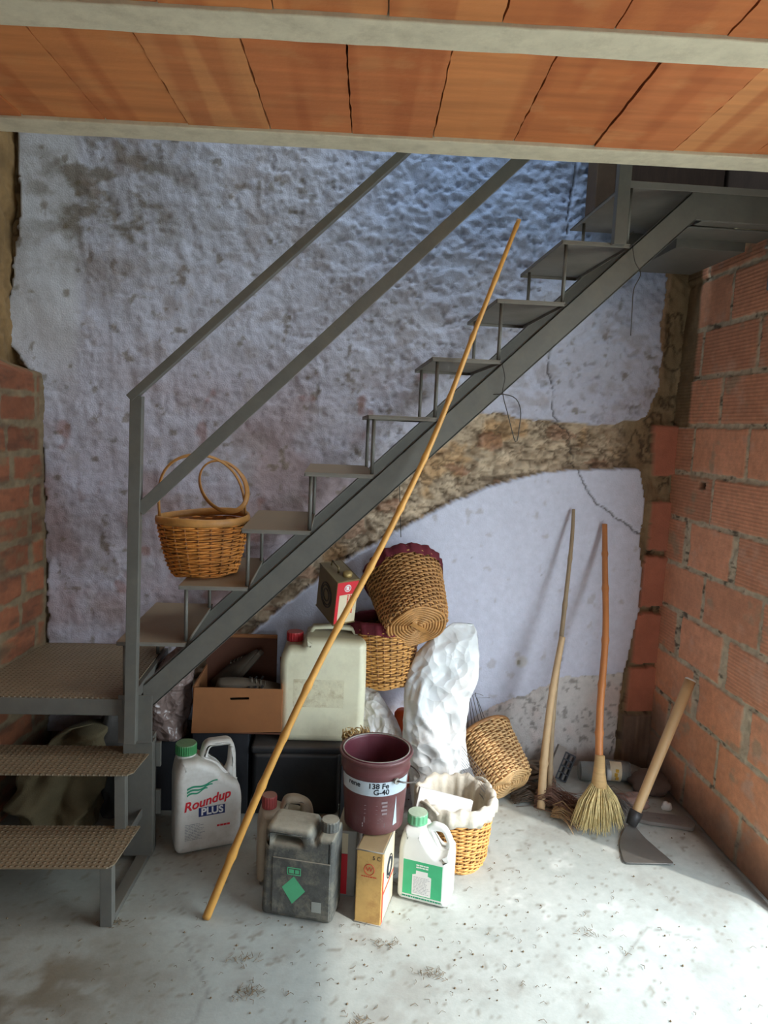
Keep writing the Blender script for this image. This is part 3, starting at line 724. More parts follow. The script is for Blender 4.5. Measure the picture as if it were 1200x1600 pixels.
wire([(0.543, 2.388, 1.785), (0.553, 2.378, 1.74), (0.548, 2.375, 1.69), (0.57, 2.375, 1.62), (0.602, 2.376, 1.53), (0.612, 2.378, 1.58), (0.612, 2.378, 1.64), (0.585, 2.38, 1.68), (0.52, 2.40, 1.685), (0.46, 2.47, 1.66), (0.42, 2.60, 1.60)], 0.0016, 'looped dark wire hanging below the stair stringer above the rubble band')

# ------------------------------------------------------------------ wicker baskets
def wicker(parent, prof, rows, N_=24, amp=0.0045, rw=0.0042, mat=None, matdark=None, sx=1, sy=1, flatf=(0.9, 0.7), base=True, seed=0, name='woven_body'):
    """prof: list of (z, r); mouth upward"""
    zs_ = [p[0] for p in prof]; rs_ = [p[1] for p in prof]
    R = lambda z: float(np.interp(z, zs_, rs_))
    rg = random.Random(seed)
    b = MB(); zA, zB = zs_[0], zs_[-1]
    seg = N_*5
    for k in range(rows):
        z = zA+(zB-zA)*(k+0.5)/rows; r0 = R(z); pts = []
        jz = rg.uniform(-0.0012, 0.0012)
        for q in range(seg):
            t = 2*PI*q/seg
            r = r0+amp*math.cos(N_/2*t+PI*k)+0.0010*math.sin(3*t+k)
            pts.append((r*math.cos(t)*sx, r*math.sin(t)*sy, z+jz+0.0012*math.sin(2*t+k*1.7)))
        b.tube(pts, rw*rg.uniform(0.85, 1.15), 6, closed=True, flat=flatf)
    o = b.build(name, mat, parent, smooth=True, fix=False)
    s_ = MB()
    for k in range(N_):
        t = 2*PI*(k+0.0)/N_
        s_.tube([(R(z)*math.cos(t)*sx, R(z)*math.sin(t)*sy, z) for z in np.linspace(zA, zB, 7)], 0.0034, 5)
    # thin inner skin: the tight inside face of the weave
    s_.lathe([(R(z)-0.0045, z) for z in np.linspace(zA, zB, 8)], 60, sx, sy)
    s_.build('stakes', matdark or mat, parent, smooth=True, fix=False)
    if base:
        d = MB(); r0 = rs_[0]
        turns = int(r0/0.0125); n = turns*40
        pts = []
        for q in range(n+1):
            tt = q/n; r = 0.012+(r0-0.012)*tt; a = 2*PI*turns*tt
            pts.append((r*math.cos(a)*sx, r*math.sin(a)*sy, zA-0.002+0.004*math.cos(a*4.5+PI*int(tt*turns))))
        d.tube(pts, 0.0056, 6)
        for k in range(6):
            t = PI*k/6+0.2
            d.tube([(-r0*math.cos(t)*sx, -r0*math.sin(t)*sy, zA), (r0*math.cos(t)*sx, r0*math.sin(t)*sy, zA)], 0.0032, 5)
        d.lathe([(0.0, zA+0.004), (r0, zA+0.004)], 48, sx, sy)
        d.build('base', mat, parent, smooth=True, fix=False)
    return R
def wick(name, col, **k):
    return mk(name, col, 0.55, var=0.30, vs_=26, bump=0.25, bs=140, dirt=0.35, dirtcol=(88, 54, 28), **k)
M_W1 = wick('wicker_honey', (206, 134, 58)); M_W1D = wick('wicker_honey_inside', (140, 88, 42))
M_W2 = wick('wicker_brown', (186, 136, 80)); M_W2D = wick('wicker_brown_inside', (136, 94, 54))
M_W3 = wick('wicker_gold', (214, 158, 88)); M_W4 = wick('wicker_pale_tan', (208, 168, 116)); M_W4D = wick('wicker_tan', (150, 104, 60))  # tipped basket's weave is a paler tan
M_BAND = mk('split_cane', (176, 124, 64), 0.5, var=0.2, vs_=20, bump=0.15)
M_BUR = mk('burgundy_cloth', (104, 30, 42), 0.9, var=0.2, bump=0.4, bs=120)

# basket on the tread
t = thing('wicker_basket', 'round honey wicker basket with tall cane handles standing on the stair tread', 'basket', (-0.470, 2.625, 1.001), (math.radians(1), math.radians(-2), 0.2))
wicker(t, [(0.006, 0.112), (0.03, 0.122), (0.10, 0.140), (0.19, 0.156)], 24, 22, 0.0045, 0.0042, M_W1, M_W1D, sx=1.03, sy=0.92, seed=1)
b = MB(); pts = [(0.158*math.cos(q)*1.03, 0.158*math.sin(q)*0.92, 0.203+0.004*math.sin(2*q)) for q in np.linspace(0, 2*PI, 60, endpoint=False)]
b.tube(pts, 0.015, 8, closed=True, flat=(1.0, 0.45)); b.build('rim', M_BAND, t, smooth=True)
b = MB(); pts = []
for q in np.linspace(0, PI, 28):
    pts.append((-0.152*math.cos(q)-0.02*math.sin(q), -0.03*math.sin(q), 0.20+0.235*math.sin(q)**0.62))
b.tube(pts, 0.014, 8, flat=(0.35, 1.0)); b.build('handle', M_BAND, t, smooth=True)
b = MB(); pts = []
for q in np.linspace(0, 2*PI, 40, endpoint=False):
    u = 0.082*math.cos(q); w = 0.120*math.sin(q)
    pts.append((0.075+u*0.72+w*-0.50, 0.03+0.06*math.sin(q), 0.315+u*0.62+w*0.62))
b.tube(pts, 0.010, 8, closed=True, flat=(0.4, 1.0)); b.build('handle', M_BAND, t, smooth=True)

# hanging basket, mouth towards the wall
def hang_basket(name, label, pb, pm, r0, r1, rows, mat, matd, seed, N_=26, amp=0.006, rw=0.0050, group=None, cloth=True):
    pb = Vector(pb); pm = Vector(pm); h = (pm-pb).length
    t = thing(name, label, 'basket', pb); t.rotation_euler = (pm-pb).to_track_quat('Z', 'Y').to_euler()
    wicker(t, [(0.0, r0), (h*0.15, r0+(r1-r0)*0.28), (h, r1)], rows, N_, amp, rw, mat, matd, seed=seed)
    if cloth:
        b = MB(); rg = random.Random(seed)
        n = 90; ring = []
        prof = [(-0.012, 0.002), (0.009, -0.036), (0.011, -0.02), (0.013, 0.0), (0.004, 0.012), (-0.008, 0.006), (-0.010, -0.03)]
        vs = []
        for q in range(n):
            a = 2*PI*q/n; wv_ = 0.0035*math.sin(a*17+seed)+0.003*math.sin(a*29); dr = 0.018*max(0, math.sin(a*5+seed))*0.5+rg.uniform(0, 0.006)
            for i, (dr_, dz_) in enumerate(prof[1:]):
                zz2 = h+dz_-(dr if i == 0 else 0); rad = (r0+(r1-r0)*min(1, max(0, zz2/h)))+dr_+(wv_ if i < 4 else 0)
                vs.append((rad*math.cos(a), rad*math.sin(a), zz2))
        m_ = len(prof)-1
        fs = [(q*m_+i, ((q+1) % n)*m_+i, ((q+1) % n)*m_+i+1, q*m_+i+1) for q in range(n) for i in range(m_-1)]
        b.add(vs, fs); b.build('cloth_trim', M_BUR, t, smooth=True)
    return t
t = hang_basket('wicker_basket', 'large brown wicker basket hanging sideways from a wire, its round base turned to the room', (0.345, 2.735, 0.785), (0.300, 2.965, 0.950), 0.120, 0.162, 30, M_W2, M_W2D, 5, N_=38, amp=0.0042, rw=0.0046)
b = MB(); b.bar((-0.035, -0.02, -0.014), (0.035, 0.03, -0.014), 0.018, 0.004, (0, 0, 1)); b.build('base_slat', M_BAND, t)
hang_basket('wicker_basket', 'smaller gold wicker basket with burgundy cloth rim hanging upright under the brown one', (0.240, 2.880, 0.500), (0.225, 2.900, 0.765), 0.108, 0.148, 30, M_W3, M_W2D, 9, N_=30, amp=0.0042, rw=0.0044)
wire([(0.278, 3.075, 1.345), (0.280, 3.06, 1.30), (0.285, 3.04, 1.20), (0.29, 3.01, 1.095)], 0.0018, 'thin straight wire on the wall that holds the hanging baskets')

# basket tipped over by the wall
t = hang_basket('wicker_basket', 'tan wicker basket tipped over against the wall beside the white sack', (0.775, 2.785, 0.105), (0.690, 2.965, 0.225), 0.098, 0.128, 28, M_W4, M_W4D, 11, N_=30, amp=0.0042, rw=0.0044, cloth=False)
b = MB(); hh = 0.232
b.tube([(0.130*math.cos(q), 0.130*math.sin(q), hh+0.003) for q in np.linspace(0, 2*PI, 50, endpoint=False)], 0.009, 8, closed=True); b.build('rim', M_W4D, t, smooth=True)

# basket in front with a white cloth rim
t = thing('wicker_basket', 'gold wicker basket with dirty white cloth rim standing on the sunlit floor', 'basket', (0.478, 2.430, 0.0), (0, 0, 0.3))
wicker(t, [(0.008, 0.112), (0.03, 0.120), (0.235, 0.138)], 32, 30, 0.0038, 0.0042, M_W3, M_W4D, seed=21)
b = MB(); n = 100; vs = []
M_RAG = mk('dirty_white_cloth', (206, 198, 182), 0.9, var=0.10, bump=0.5, bs=60, dirt=0.5, dirtcol=(140, 116, 84))
prof = [(0.136-0.135, 0.195), (0.012, 0.198), (0.013, 0.225), (0.012, 0.245), (0.002, 0.256), (-0.012, 0.244), (-0.016, 0.20), (-0.024, 0.10), (-0.032, 0.03), (-0.125, 0.02)]
for q in range(n):
    a = 2*PI*q/n; wv_ = 0.004*math.sin(a*11)+0.003*math.sin(a*23+1)
    for i, (dr_, z_) in enumerate(prof):
        r = max(0.002, 0.137+dr_+(wv_ if i > 0 else 0)); zj = z_+(0.006*math.sin(a*7+2)+0.004*math.sin(a*19) if 0 < i < 5 else 0)
        vs.append((r*math.cos(a), r*math.sin(a), zj))
m_ = len(prof); b.add(vs, [(q*m_+i, ((q+1) % n)*m_+i, ((q+1) % n)*m_+i+1, q*m_+i+1) for q in range(n) for i in range(m_-1)])
b.build('cloth_liner', M_RAG, t, smooth=True)
for s_ in (-1, 1):
    b = MB(); a0 = 0.35 if s_ > 0 else 0.35+PI
    pts = [(0.150*math.cos(a0+q*0.35), 0.150*math.sin(a0+q*0.35), 0.235+0.022*math.cos(q*PI/2)) for q in np.linspace(-1, 1, 12)]
    b.tube(pts, 0.006, 6); b.build('handle', M_RAG, t, smooth=True)
M_FOAM = mk('white_polystyrene', (226, 224, 220), 0.8, var=0.05, bump=0.2, dirt=0.2, dirtcol=(150, 140, 130))
b = MB(); Mx = T(0.425, 2.372, 0.232) @ RZ(-0.10) @ RY(math.radians(12)) @ RX(math.radians(-22))
b.box(-0.098, 0.098, -0.018, 0.018, -0.042, 0.042)
o = b.build('foam_block', M_FOAM, bevel=0.003); o.matrix_world = Mx
tag(o, 'white foam block lying tilted in the mouth of the cloth-rimmed basket', 'foam block')

# ------------------------------------------------------------------ jugs and cans
M_WP = mk('white_plastic', (212, 210, 204), 0.45, var=0.06, bump=0.06, dirt=0.45, dirtcol=(140, 124, 100), dust=0.5, dustcol=(150, 140, 122))
M_WPC = mk('clean_white_plastic', (226, 228, 224), 0.4, var=0.04, bump=0.05, dirt=0.2, dirtcol=(170, 160, 140), dust=0.3, dustcol=(180, 170, 150))
M_CREAM = mk('cream_plastic', (222, 218, 190), 0.4, var=0.07, bump=0.06, dirt=0.25, dirtcol=(150, 132, 96), dust=0.7, dustcol=(150, 134, 98), sss=0.15)
M_GREENC = mk('green_cap', (52, 122, 70), 0.45, var=0.1, dust=0.6, dustcol=(130, 140, 110))
M_GREENC2 = mk('pale_green_cap', (92, 160, 118), 0.5, var=0.1, dust=0.85, dustcol=(184, 196, 172))
M_REDC = mk('red_cap', (172, 34, 40), 0.45, var=0.12, dust=0.3)
M_REDC2 = mk('dusty_red_cap', (150, 62, 60), 0.6, var=0.12, dust=0.5)
M_BLK = mk('dusty_black_plastic', (80, 80, 76), 0.65, var=0.3, vs_=22, bump=0.6, bs=60, dust=0.95, dustcol=(158, 150, 132), dirt=0.95, dirtcol=(140, 134, 118))
M_BLK2 = mk('black_box_plastic', (34, 35, 38), 0.55, var=0.2, bump=0.15, dust=0.6, dustcol=(96, 86, 78), dirt=0.3, dirtcol=(66, 60, 58))
M_RED = mk('print_red', (204, 30, 44), 0.5, var=0.05, bump=0); M_NAVY = mk('print_navy', (26, 42, 100), 0.5, var=0.05, bump=0)
M_PGRN = mk('print_green', (36, 140, 104), 0.5, var=0.08, bump=0); M_PGR2 = mk('label_green', (62, 176, 122), 0.5, var=0.12, bump=0)
M_LBL = mk('label_white', (224, 224, 222), 0.5, var=0.04, bump=0); M_INK = mk('print_grey', (120, 124, 134), 0.6, var=0.1, bump=0)
M_DINK = mk('print_black', (34, 38, 48), 0.6, var=0.05, bump=0)
def cap(parent, x, y, z, r, h, mat, ribs=28, name='cap'):
    b = MB(); n = ribs*4; prof = [(0, 0), (r, 0), (r, h*0.18), (r, h*0.9), (r*0.93, h), (0, h)]
    vs = []
    for i, (rr, zz2) in enumerate(prof):
        for k in range(n):
            a = 2*PI*k/n; q = rr*(1-(0.035 if (k % 4 in (0, 1) and i in (2, 3)) else 0)); vs.append((x+q*math.cos(a), y+q*math.sin(a), z+zz2))
    m_ = len(prof); b.add(vs, [(i*n+k, i*n+(k+1) % n, (i+1)*n+(k+1) % n, (i+1)*n+k) for i in range(m_-1) for k in range(n)])
    return b.build(name, mat, parent, smooth=False)
def lines(parent, name, x0, x1, z0, z1, n, y, mat, th=0.0014, seed=0, M=None, ragged=0.3, words=False):
    b = MB(); rg = random.Random(seed)
    for i in range(n):
        z = z1-(z1-z0)*(i+0.5)/n; xe = x1-(x1-x0)*rg.random()*ragged
        x = x0
        while x < xe:
            w = rg.uniform(0.004, 0.012); b.box(x, min(x+w, xe), y-0.0003, y+0.0003, z-th/2, z+th/2); x += w+0.0016
    return b.build(name, mat, parent, M=M)

# white herbicide jug with the big handle
t = thing('herbicide_jug', 'tall white jug with dark green cap and red and blue lettering, next to the steps', 'jug', (-0.435, 2.525, 0.0), (0, 0, math.radians(20)))
W = 0.118
out = [(-W, 0.0, 0.03), (W, 0.0, 0.03), (W+0.004, 0.19, 0.03), (W-0.008, 0.24, 0.02), (0.055, 0.275, 0.02), (0.03, 0.315, 0.03), (-0.03, 0.345, 0.02), (-0.045, 0.352, 0.01), (-0.10, 0.352, 0.012), (-W, 0.29, 0.04)]
slab('body', round_poly(out, 0.02), [], 0.135, 0.026, M_WP, t)
hb = [(-0.028, 0.335, 0.01), (-0.010, 0.398, 0.025), (0.088, 0.398, 0.03), (W-0.014, 0.35, 0.03), (W-0.010, 0.225, 0.01), (0.060, 0.262, 0.01), (0.030, 0.30, 0.02)]
hole = [(0.000, 0.338, 0.012), (0.010, 0.374, 0.012), (0.082, 0.372, 0.012), (0.077, 0.30, 0.01), (0.062, 0.268, 0.01), (0.040, 0.290, 0.01)]
slab('handle', round_poly(hb, 0.02), [round_poly(hole, 0.01)[::-1]], 0.050, 0.016, M_WP, t)
b = MB(); b.lathe([(0.034, 0.345), (0.034, 0.362), (0.030, 0.362), (0.030, 0.366)], 40, cx=-0.074); b.build('neck', M_WP, t, smooth=True)
cap(t, -0.074, 0, 0.360, 0.038, 0.036, M_GREENC)
yf = -0.0685
lb = slab('label_print', round_poly([(-0.080, 0.115), (-0.050, 0.115), (-0.050, 0.116), (-0.080, 0.116)], 0), [], 0.0006, 0.0001, M_INK, t, T(0, yf, 0), smooth=False)
text('lettering', 'Roundup', 0.047, M_RED, t, T(-0.010, yf, 0.196) @ RY(math.radians(-11)), shear=0.35, bold=0.0012, sx=0.98)
b = MB(); b.box(-0.038, 0.056, yf-0.0004, yf+0.0004, 0.140, 0.174); lbk = b.build('label_block', M_NAVY, t)
text('lettering', 'PLUS', 0.037, M_LBL, lbk, T(0.010, yf-0.0006, 0.157), bold=0.0012)
b = MB()
for i in range(3):
    pts_t = []; pts_b = []
    for q in range(15):
        u = q/14; x = -0.080+u*(0.108-i*0.018); z = 0.250-0.012*i+0.004*math.sin(u*9)+0.018*u; pts_t.append((x, z+0.0038)); pts_b.append((x, z-0.0038*(1-u*0.7)))
    pl = pts_t+pts_b[::-1]; n = len(pl)
    for q in range(14):
        b.add([(pts_t[q][0], yf-0.0004, pts_t[q][1]), (pts_t[q+1][0], yf-0.0004, pts_t[q+1][1]), (pts_b[q+1][0], yf-0.0004, pts_b[q+1][1]), (pts_b[q][0], yf-0.0004, pts_b[q][1])], [(0, 1, 2, 3)])
b.build('label_waves', M_PGRN, t)
lines(t, 'fine_print', -0.086, -0.012, 0.055, 0.118, 11, yf, M_INK, seed=2)
lines(t, 'fine_print', 0.028, 0.075, 0.090, 0.100, 1, yf, M_RED, th=0.007, seed=5, ragged=0)

# small white jug, green cap and label, in the sun
t = thing('pesticide_jug', 'small white jug with pale green cap and green label before the cloth-rimmed basket', 'jug', (0.352, 2.215, 0.0), (0, 0, math.radians(-22)))
W = 0.088
out = [(-W, 0.0, 0.022), (W, 0.0, 0.022), (W+0.002, 0.165, 0.02), (W-0.006, 0.200, 0.015), (0.050, 0.172, 0.03), (0.020, 0.205, 0.03), (-0.008, 0.252, 0.01), (-0.072, 0.252, 0.012), (-W, 0.195, 0.04)]
slab('body', round_poly(out, 0.02), [], 0.112, 0.024, M_WPC, t)
hb = [(-0.006, 0.245, 0.006), (0.016, 0.268, 0.012), (0.060, 0.262, 0.02), (0.086, 0.215, 0.015), (0.086, 0.165, 0.008), (0.040, 0.165, 0.008), (0.018, 0.205, 0.01)]
hole = [(0.018, 0.238, 0.006), (0.050, 0.240, 0.008), (0.066, 0.208, 0.006), (0.064, 0.188, 0.006), (0.048, 0.188, 0.006)]
slab('handle', round_poly(hb, 0.01), [round_poly(hole, 0.006)[::-1]], 0.026, 0.009, M_WPC, t)
cap(t, -0.040, 0, 0.256, 0.034, 0.034, M_GREENC2, 14)
b = MB(); b.lathe([(0.03, 0.246), (0.03, 0.258)], 40, cx=-0.04); b.build('neck', M_WPC, t, smooth=True)
yf = -0.0565
b = MB(); b.box(-0.066, 0.066, yf-0.0003, yf+0.0004, 0.030, 0.150); glb = b.build('label', M_PGR2, t)
b = MB()
pl_ = [(-0.034, 0.033), (0.030, 0.033), (0.030, 0.102), (0.018, 0.106), (0.018, 0.118), (-0.022, 0.118), (-0.022, 0.106), (-0.034, 0.102)]
b.add([(x, yf-0.0008, z) for x, z in pl_]+[(x, yf, z) for x, z in pl_], [tuple(range(8)), tuple(range(15, 7, -1))]+[(i, (i+1) % 8, 8+(i+1) % 8, 8+i) for i in range(8)]); b.build('label_panel', M_LBL, glb)
lines(glb, 'fine_print', -0.022, 0.022, 0.126, 0.142, 2, yf-0.0007, M_LBL, th=0.004, seed=17, ragged=0.1)
lines(glb, 'fine_print', -0.030, 0.027, 0.038, 0.098, 12, yf-0.0007, M_INK, th=0.0012, seed=7)
lines(t, 'fine_print', -0.066, 0.066, 0.018, 0.026, 1, yf, M_PGRN, th=0.005, seed=8, ragged=0)

# pale jug with red cap behind the black can
t = thing('plastic_jug', 'dusty pale jug with faded red cap, half hidden behind the black can', 'jug', (-0.125, 2.335, 0.0), (0, 0, math.radians(8)))
W = 0.100
out = [(-W, 0.0, 0.02), (W, 0.0, 0.02), (W, 0.17, 0.02), (0.05, 0.225, 0.03), (0.0, 0.235, 0.02), (-0.035, 0.25, 0.01), (-0.085, 0.25, 0.01), (-W, 0.20, 0.03)]
M_PJ = mk('dusty_pale_plastic', (168, 156, 136), 0.6, var=0.12, dirt=0.5, dust=0.5)
slab('body', round_poly(out, 0.02), [], 0.115, 0.022, M_PJ, t)
hb = [(-0.030, 0.23, 0.01), (-0.012, 0.287, 0.02), (0.030, 0.290, 0.03), (0.085, 0.262, 0.04), (W-0.002, 0.16, 0.01), (0.03, 0.18, 0.01)]
hole = [(0.000, 0.232, 0.006), (0.004, 0.262, 0.006), (0.044, 0.258, 0.006), (0.046, 0.228, 0.006)]
slab('handle', round_poly(hb, 0.02), [round_poly(hole, 0.006)[::-1]], 0.040, 0.013, M_PJ, t)
cap(t, -0.062, 0, 0.252, 0.026, 0.042, M_REDC2, 18)

# black dusty jerrycan in front
t = thing('black_jerrycan', 'dusty black plastic can with a green diamond sticker at the front of the clutter', 'jerrycan', (-0.062, 2.155, 0.0), (0, 0, math.radians(-14)))
W = 0.118
out = [(-W, 0.0, 0.02), (W, 0.0, 0.02), (W, 0.275, 0.02), (W-0.004, 0.285, 0.01), (0.066, 0.285, 0.01), (0.055, 0.262, 0.008), (0.040, 0.300, 0.015), (-W+0.01, 0.302, 0.025)]
hole = [(-0.085, 0.250, 0.01), (-0.080, 0.272, 0.01), (0.005, 0.270, 0.01), (0.015, 0.250, 0.01)]
slab('body', round_poly(out, 0.015), [round_poly(hole, 0.01)[::-1]], 0.125, 0.018, M_BLK, t)
b = MB(); b.box(-0.088, 0.02, -0.012, 0.04, 0.243, 0.279); b.build('grip_back', M_BLK, t)
cap(t, 0.088, 0, 0.284, 0.029, 0.034, M_BLK, 16)
b = MB(); b.box(-0.080, 0.108, -0.066, -0.060, 0.018, 0.205); rp = b.build('raised_panel', M_BLK, t, bevel=0.003)
M_STK = mk('green_sticker', (86, 178, 128), 0.6, var=0.1, bump=0, dirt=0.3, dirtcol=(130, 130, 116))
b = MB(); b.add([(-0.020+dx, -0.0668, 0.105+dz) for dx, dz in ((0.012, 0.045), (0.050, 0.0), (0.008, -0.048), (-0.026, 0.004))], [(0, 1, 2, 3)]); b.build('sticker', M_STK, rp)
b = MB()
for (x0, x1, z0, z1) in ((-0.030, 0.014, 0.176, 0.1785), (-0.030, 0.014, 0.154, 0.1565), (-0.030, -0.0275, 0.154, 0.178), (0.0115, 0.014, 0.154, 0.178)): b.box(x0, x1, -0.0672, -0.066, z0, z1)
b.box(-0.024, -0.008, -0.0672, -0.066, 0.160, 0.172); b.box(-0.004, 0.008, -0.0672, -0.066, 0.160, 0.172)
b.build('sticker_mark', M_STK, rp)
b = MB(); b.box(0.052, 0.082, -0.0672, -0.066, 0.040, 0.074); b.build('white_sticker', mk('dusty_label', (150, 152, 144), 0.7), rp)

# tins under the bucket
M_TINY = mk('yellowed_tin', (200, 160, 94), 0.5, var=0.12, vs_=16, bump=0.1, dirt=0.85, dirtcol=(158, 108, 58), dust=0.6)
M_TINC = mk('cream_tin_print', (214, 200, 170), 0.5, var=0.06, dirt=0.25, bump=0.05)
M_TINR = mk('tin_print_red', (206, 62, 44), 0.5, var=0.08, bump=0)
M_TING = mk('grey_tin', (150, 146, 138), 0.5, var=0.1, dirt=0.3, bump=0.05, dust=0.5)
t = thing('oil_tin', 'yellowed oblong tin standing on the floor under the paint bucket', 'tin', (0.174, 2.150, 0.0), (0, 0, math.radians(-18)))
w, dp, hh = 0.043, 0.080, 0.250
b = MB(); b.box(-w, w, -dp, dp, 0.0, hh); b.build('body', M_TINY, t, bevel=0.004)
for zz2 in (0.002, hh-0.004): MB().tube([(-w, -dp, zz2), (w, -dp, zz2), (w, dp, zz2), (-w, dp, zz2)], 0.0025, 6, closed=True).build('seam', M_TING, t, smooth=True)
b = MB(); b.box(w-0.001, w+0.0006, -dp+0.012, dp-0.004, 0.006, hh-0.008); spn = b.build('side_panel', M_TINC, t)
b = MB(); b.box(w-0.0, w+0.0010, -dp+0.004, -dp+0.018, 0.006, hh*0.70); b.box(w-0.0, w+0.0010, -dp+0.02, dp-0.004, hh*0.38, hh*0.42); b.build('red_stripe', M_TINR, t)
b = MB(); b.tube([(w+0.001, 0.012+0.036*math.cos(q), 0.15+0.036*math.sin(q)) for q in np.linspace(0, 2*PI, 30, endpoint=False)], 0.0022, 6, closed=True)
b.tube([(w+0.001, 0.012+0.026*math.cos(q), 0.15+0.026*math.sin(q)) for q in np.linspace(0, 2*PI, 30, endpoint=False)], 0.0035, 6, closed=True); b.build('emblem_ring', M_DINK, spn)
b = MB(); b.tube([(0.0+0.016*math.cos(q), -dp-0.0004, 0.185+0.018*math.sin(q)) for q in np.linspace(0, 2*PI, 30, endpoint=False)], 0.0012, 5, closed=True); b.build('emblem_ring', M_TINR, t)
text('lettering', 'W', 0.022, M_TINR, t, T(0, -dp-0.0006, 0.185))
lines(t, 'fine_print', -0.025, 0.025, 0.158, 0.164, 1, -dp-0.0006, M_TINR, th=0.003, seed=4, ragged=0)
text('lettering', '5 C', 0.018, M_DINK, t, T(0.022, -dp-0.0006, 0.225))
t = thing('oil_tin', 'grey and red oblong tin wedged between the black can and the yellowed tin', 'tin', (0.092, 2.285, 0.0), (0, 0, math.radians(-10)))
b = MB(); b.box(-0.035, 0.035, -0.075, 0.075, 0, 0.232); b.build('body', M_TING, t, bevel=0.004)
b = MB(); b.box(-0.034, 0.006, -0.0762, -0.0755, 0.008, 0.150); b.box(-0.036, -0.030, -0.0762, -0.0755, 0.15, 0.225); b.build('red_panel', M_RED, t)
b = MB(); b.box(-0.028, 0.006, -0.0762, -0.0755, 0.152, 0.222); b.build('side_panel', M_TINC, t)

# maroon paint bucket
M_MAR = mk('maroon_enamel', (98, 54, 56), 0.45, var=0.14, bump=0.05, dirt=0.5, dirtcol=(126, 100, 96), dust=0.3, dustcol=(150, 126, 120))
M_MARI = mk('maroon_paint_inside', (98, 46, 56), 0.4, var=0.18, bump=0.15, dirt=0.3, dirtcol=(60, 34, 44))
BR_ = (0.168, 2.243)
t = thing('paint_bucket', 'maroon paint bucket with a pale band reading 138 Fe G-40, standing on two tins', 'bucket', (*BR_, 0.2535))
R0, R1, HB = 0.098, 0.1135, 0.250
b = MB(); b.lathe([(0, 0.0), (R0-0.004, 0.0), (R0, 0.004), (R0+0.001, 0.03), (R1-0.003, HB-0.055), (R1+0.0015, HB-0.05), (R1-0.001, HB-0.043), (R1, HB-0.012), (R1+0.006, HB-0.010), (R1+0.009, HB-0.003), (R1+0.006, HB+0.003), (R1, HB)], 72)
b.build('body', M_MAR, t, smooth=True)
b = MB(); b.lathe([(0, 0.006), (R0-0.008, 0.006), (R0-0.006, 0.012), (R1-0.008, HB-0.006), (R1-0.006, HB+0.003), (R1-0.001, HB+0.004), (R1, HB)], 72)
b.build('inside', M_MARI, t, smooth=True)
b = MB(); b.tube([((R1-0.004)*math.cos(q), (R1-0.004)*math.sin(q), HB+0.003) for q in np.linspace(0, 2*PI, 60, endpoint=False)], 0.0026, 6, closed=True)
b.build('lip', M_TING, t, smooth=True)
def Rb(z): return R0+0.001+(R1-0.003-R0-0.001)*(z-0.03)/(HB-0.085)
def bendz(me, off=0.0009, a0=-PI/2):
    for v in me.vertices:
        x, y, z = v.co; r = Rb(z)+off; a = a0+x/r
        v.co = (r*math.cos(a), r*math.sin(a), z)
    return me
def band(name, a0, a1, z0, z1, mat, off=0.0006):
    b = MB(); n = 40; vs = []
    for q in range(n+1):
        a = a0+(a1-a0)*q/n
        for z in (z0, z1): vs.append(((Rb(z)+off)*math.cos(a), (Rb(z)+off)*math.sin(a), z))
    b.add(vs, [(2*i, 2*i+2, 2*i+3, 2*i+1) for i in range(n)]); return b.build(name, mat, t, smooth=True)
M_BLBL = mk('pale_blue_label', (186, 198, 206), 0.5, var=0.05, bump=0, dirt=0.15, dirtcol=(130, 130, 130))
lband = band('label_band', -PI/2-1.35, -PI/2+1.15, 0.139, 0.187, M_BLBL)
for s_, sz, xx, zz2 in (('138 Fe', 0.0255, 0.004, 0.1735), ('G-40', 0.0255, 0.014, 0.1525), ('rene', 0.0255, -0.080, 0.1735)):
    me = text_mesh(s_, sz, extrude=0.0002, bold=0.0006); me.transform(T(xx, 0, zz2)); bendz(me, 0.0012); link('lettering', me, M_DINK, lband)
b = MB()
def cbox(x0, x1, z0, z1): b.box(x0, x1, 0, 0.0004, z0, z1)
for i in range(4): cbox(0.016+0.003*(i % 2), 0.036, 0.112-i*0.013, 0.119-i*0.013)
for i in range(6): cbox(-0.040, 0.022-0.006*(i % 3), 0.062-i*0.0035, 0.0637-i*0.0035)
for i in range(2): cbox(-0.045, 0.030, 0.036-i*0.008, 0.043-i*0.0085)
for i in range(3): cbox(-0.040, 0.004, 0.104-i*0.014, 0.1055-i*0.014)
me = bpy.data.meshes.new('fp'); me.from_pydata(b.v, [], b.f)
bendz(me, 0.0010); link('fine_print', me, mk('pale_print', (176, 160, 162), 0.5, bump=0), t)
b = MB()
for q in range(10):
    u = q/9
b.add([(0.068, 0, 0.132), (0.060, 0, 0.028), (0.076, 0, 0.032)], [(0, 1, 2)])
me = bpy.data.meshes.new('tri'); me.from_pydata(b.v, [], b.f); bendz(me, 0.0010); link('print_wedge', me, M_BLBL, t)
b = MB(); a_ = -1.02
ex, ey = (R1+0.003)*math.cos(a_), (R1+0.003)*math.sin(a_)
b.lathe([(0, 0), (0.010, 0), (0.010, 0.008), (0, 0.008)], 16)
b.build('handle_lug', M_TING, t, smooth=False, M=T(ex-0.004*math.cos(a_), ey-0.004*math.sin(a_), HB-0.062) @ RZ(a_) @ RY(PI/2))
b = MB(); a2 = a_+PI
pts = []
for q in np.linspace(0, PI, 24):
    # bail fallen round the back right
    ang_ = a_+q; rr = R1+0.008+0.030*math.sin(q)**0.6; pts.append((rr*math.cos(ang_), rr*math.sin(ang_), HB-0.060-0.040*math.sin(q)))
b.tube(pts, 0.0028, 6); b.build('bail_handle', mk('bail_steel', (110, 104, 98), 0.4, metal=0.6), t, smooth=True)

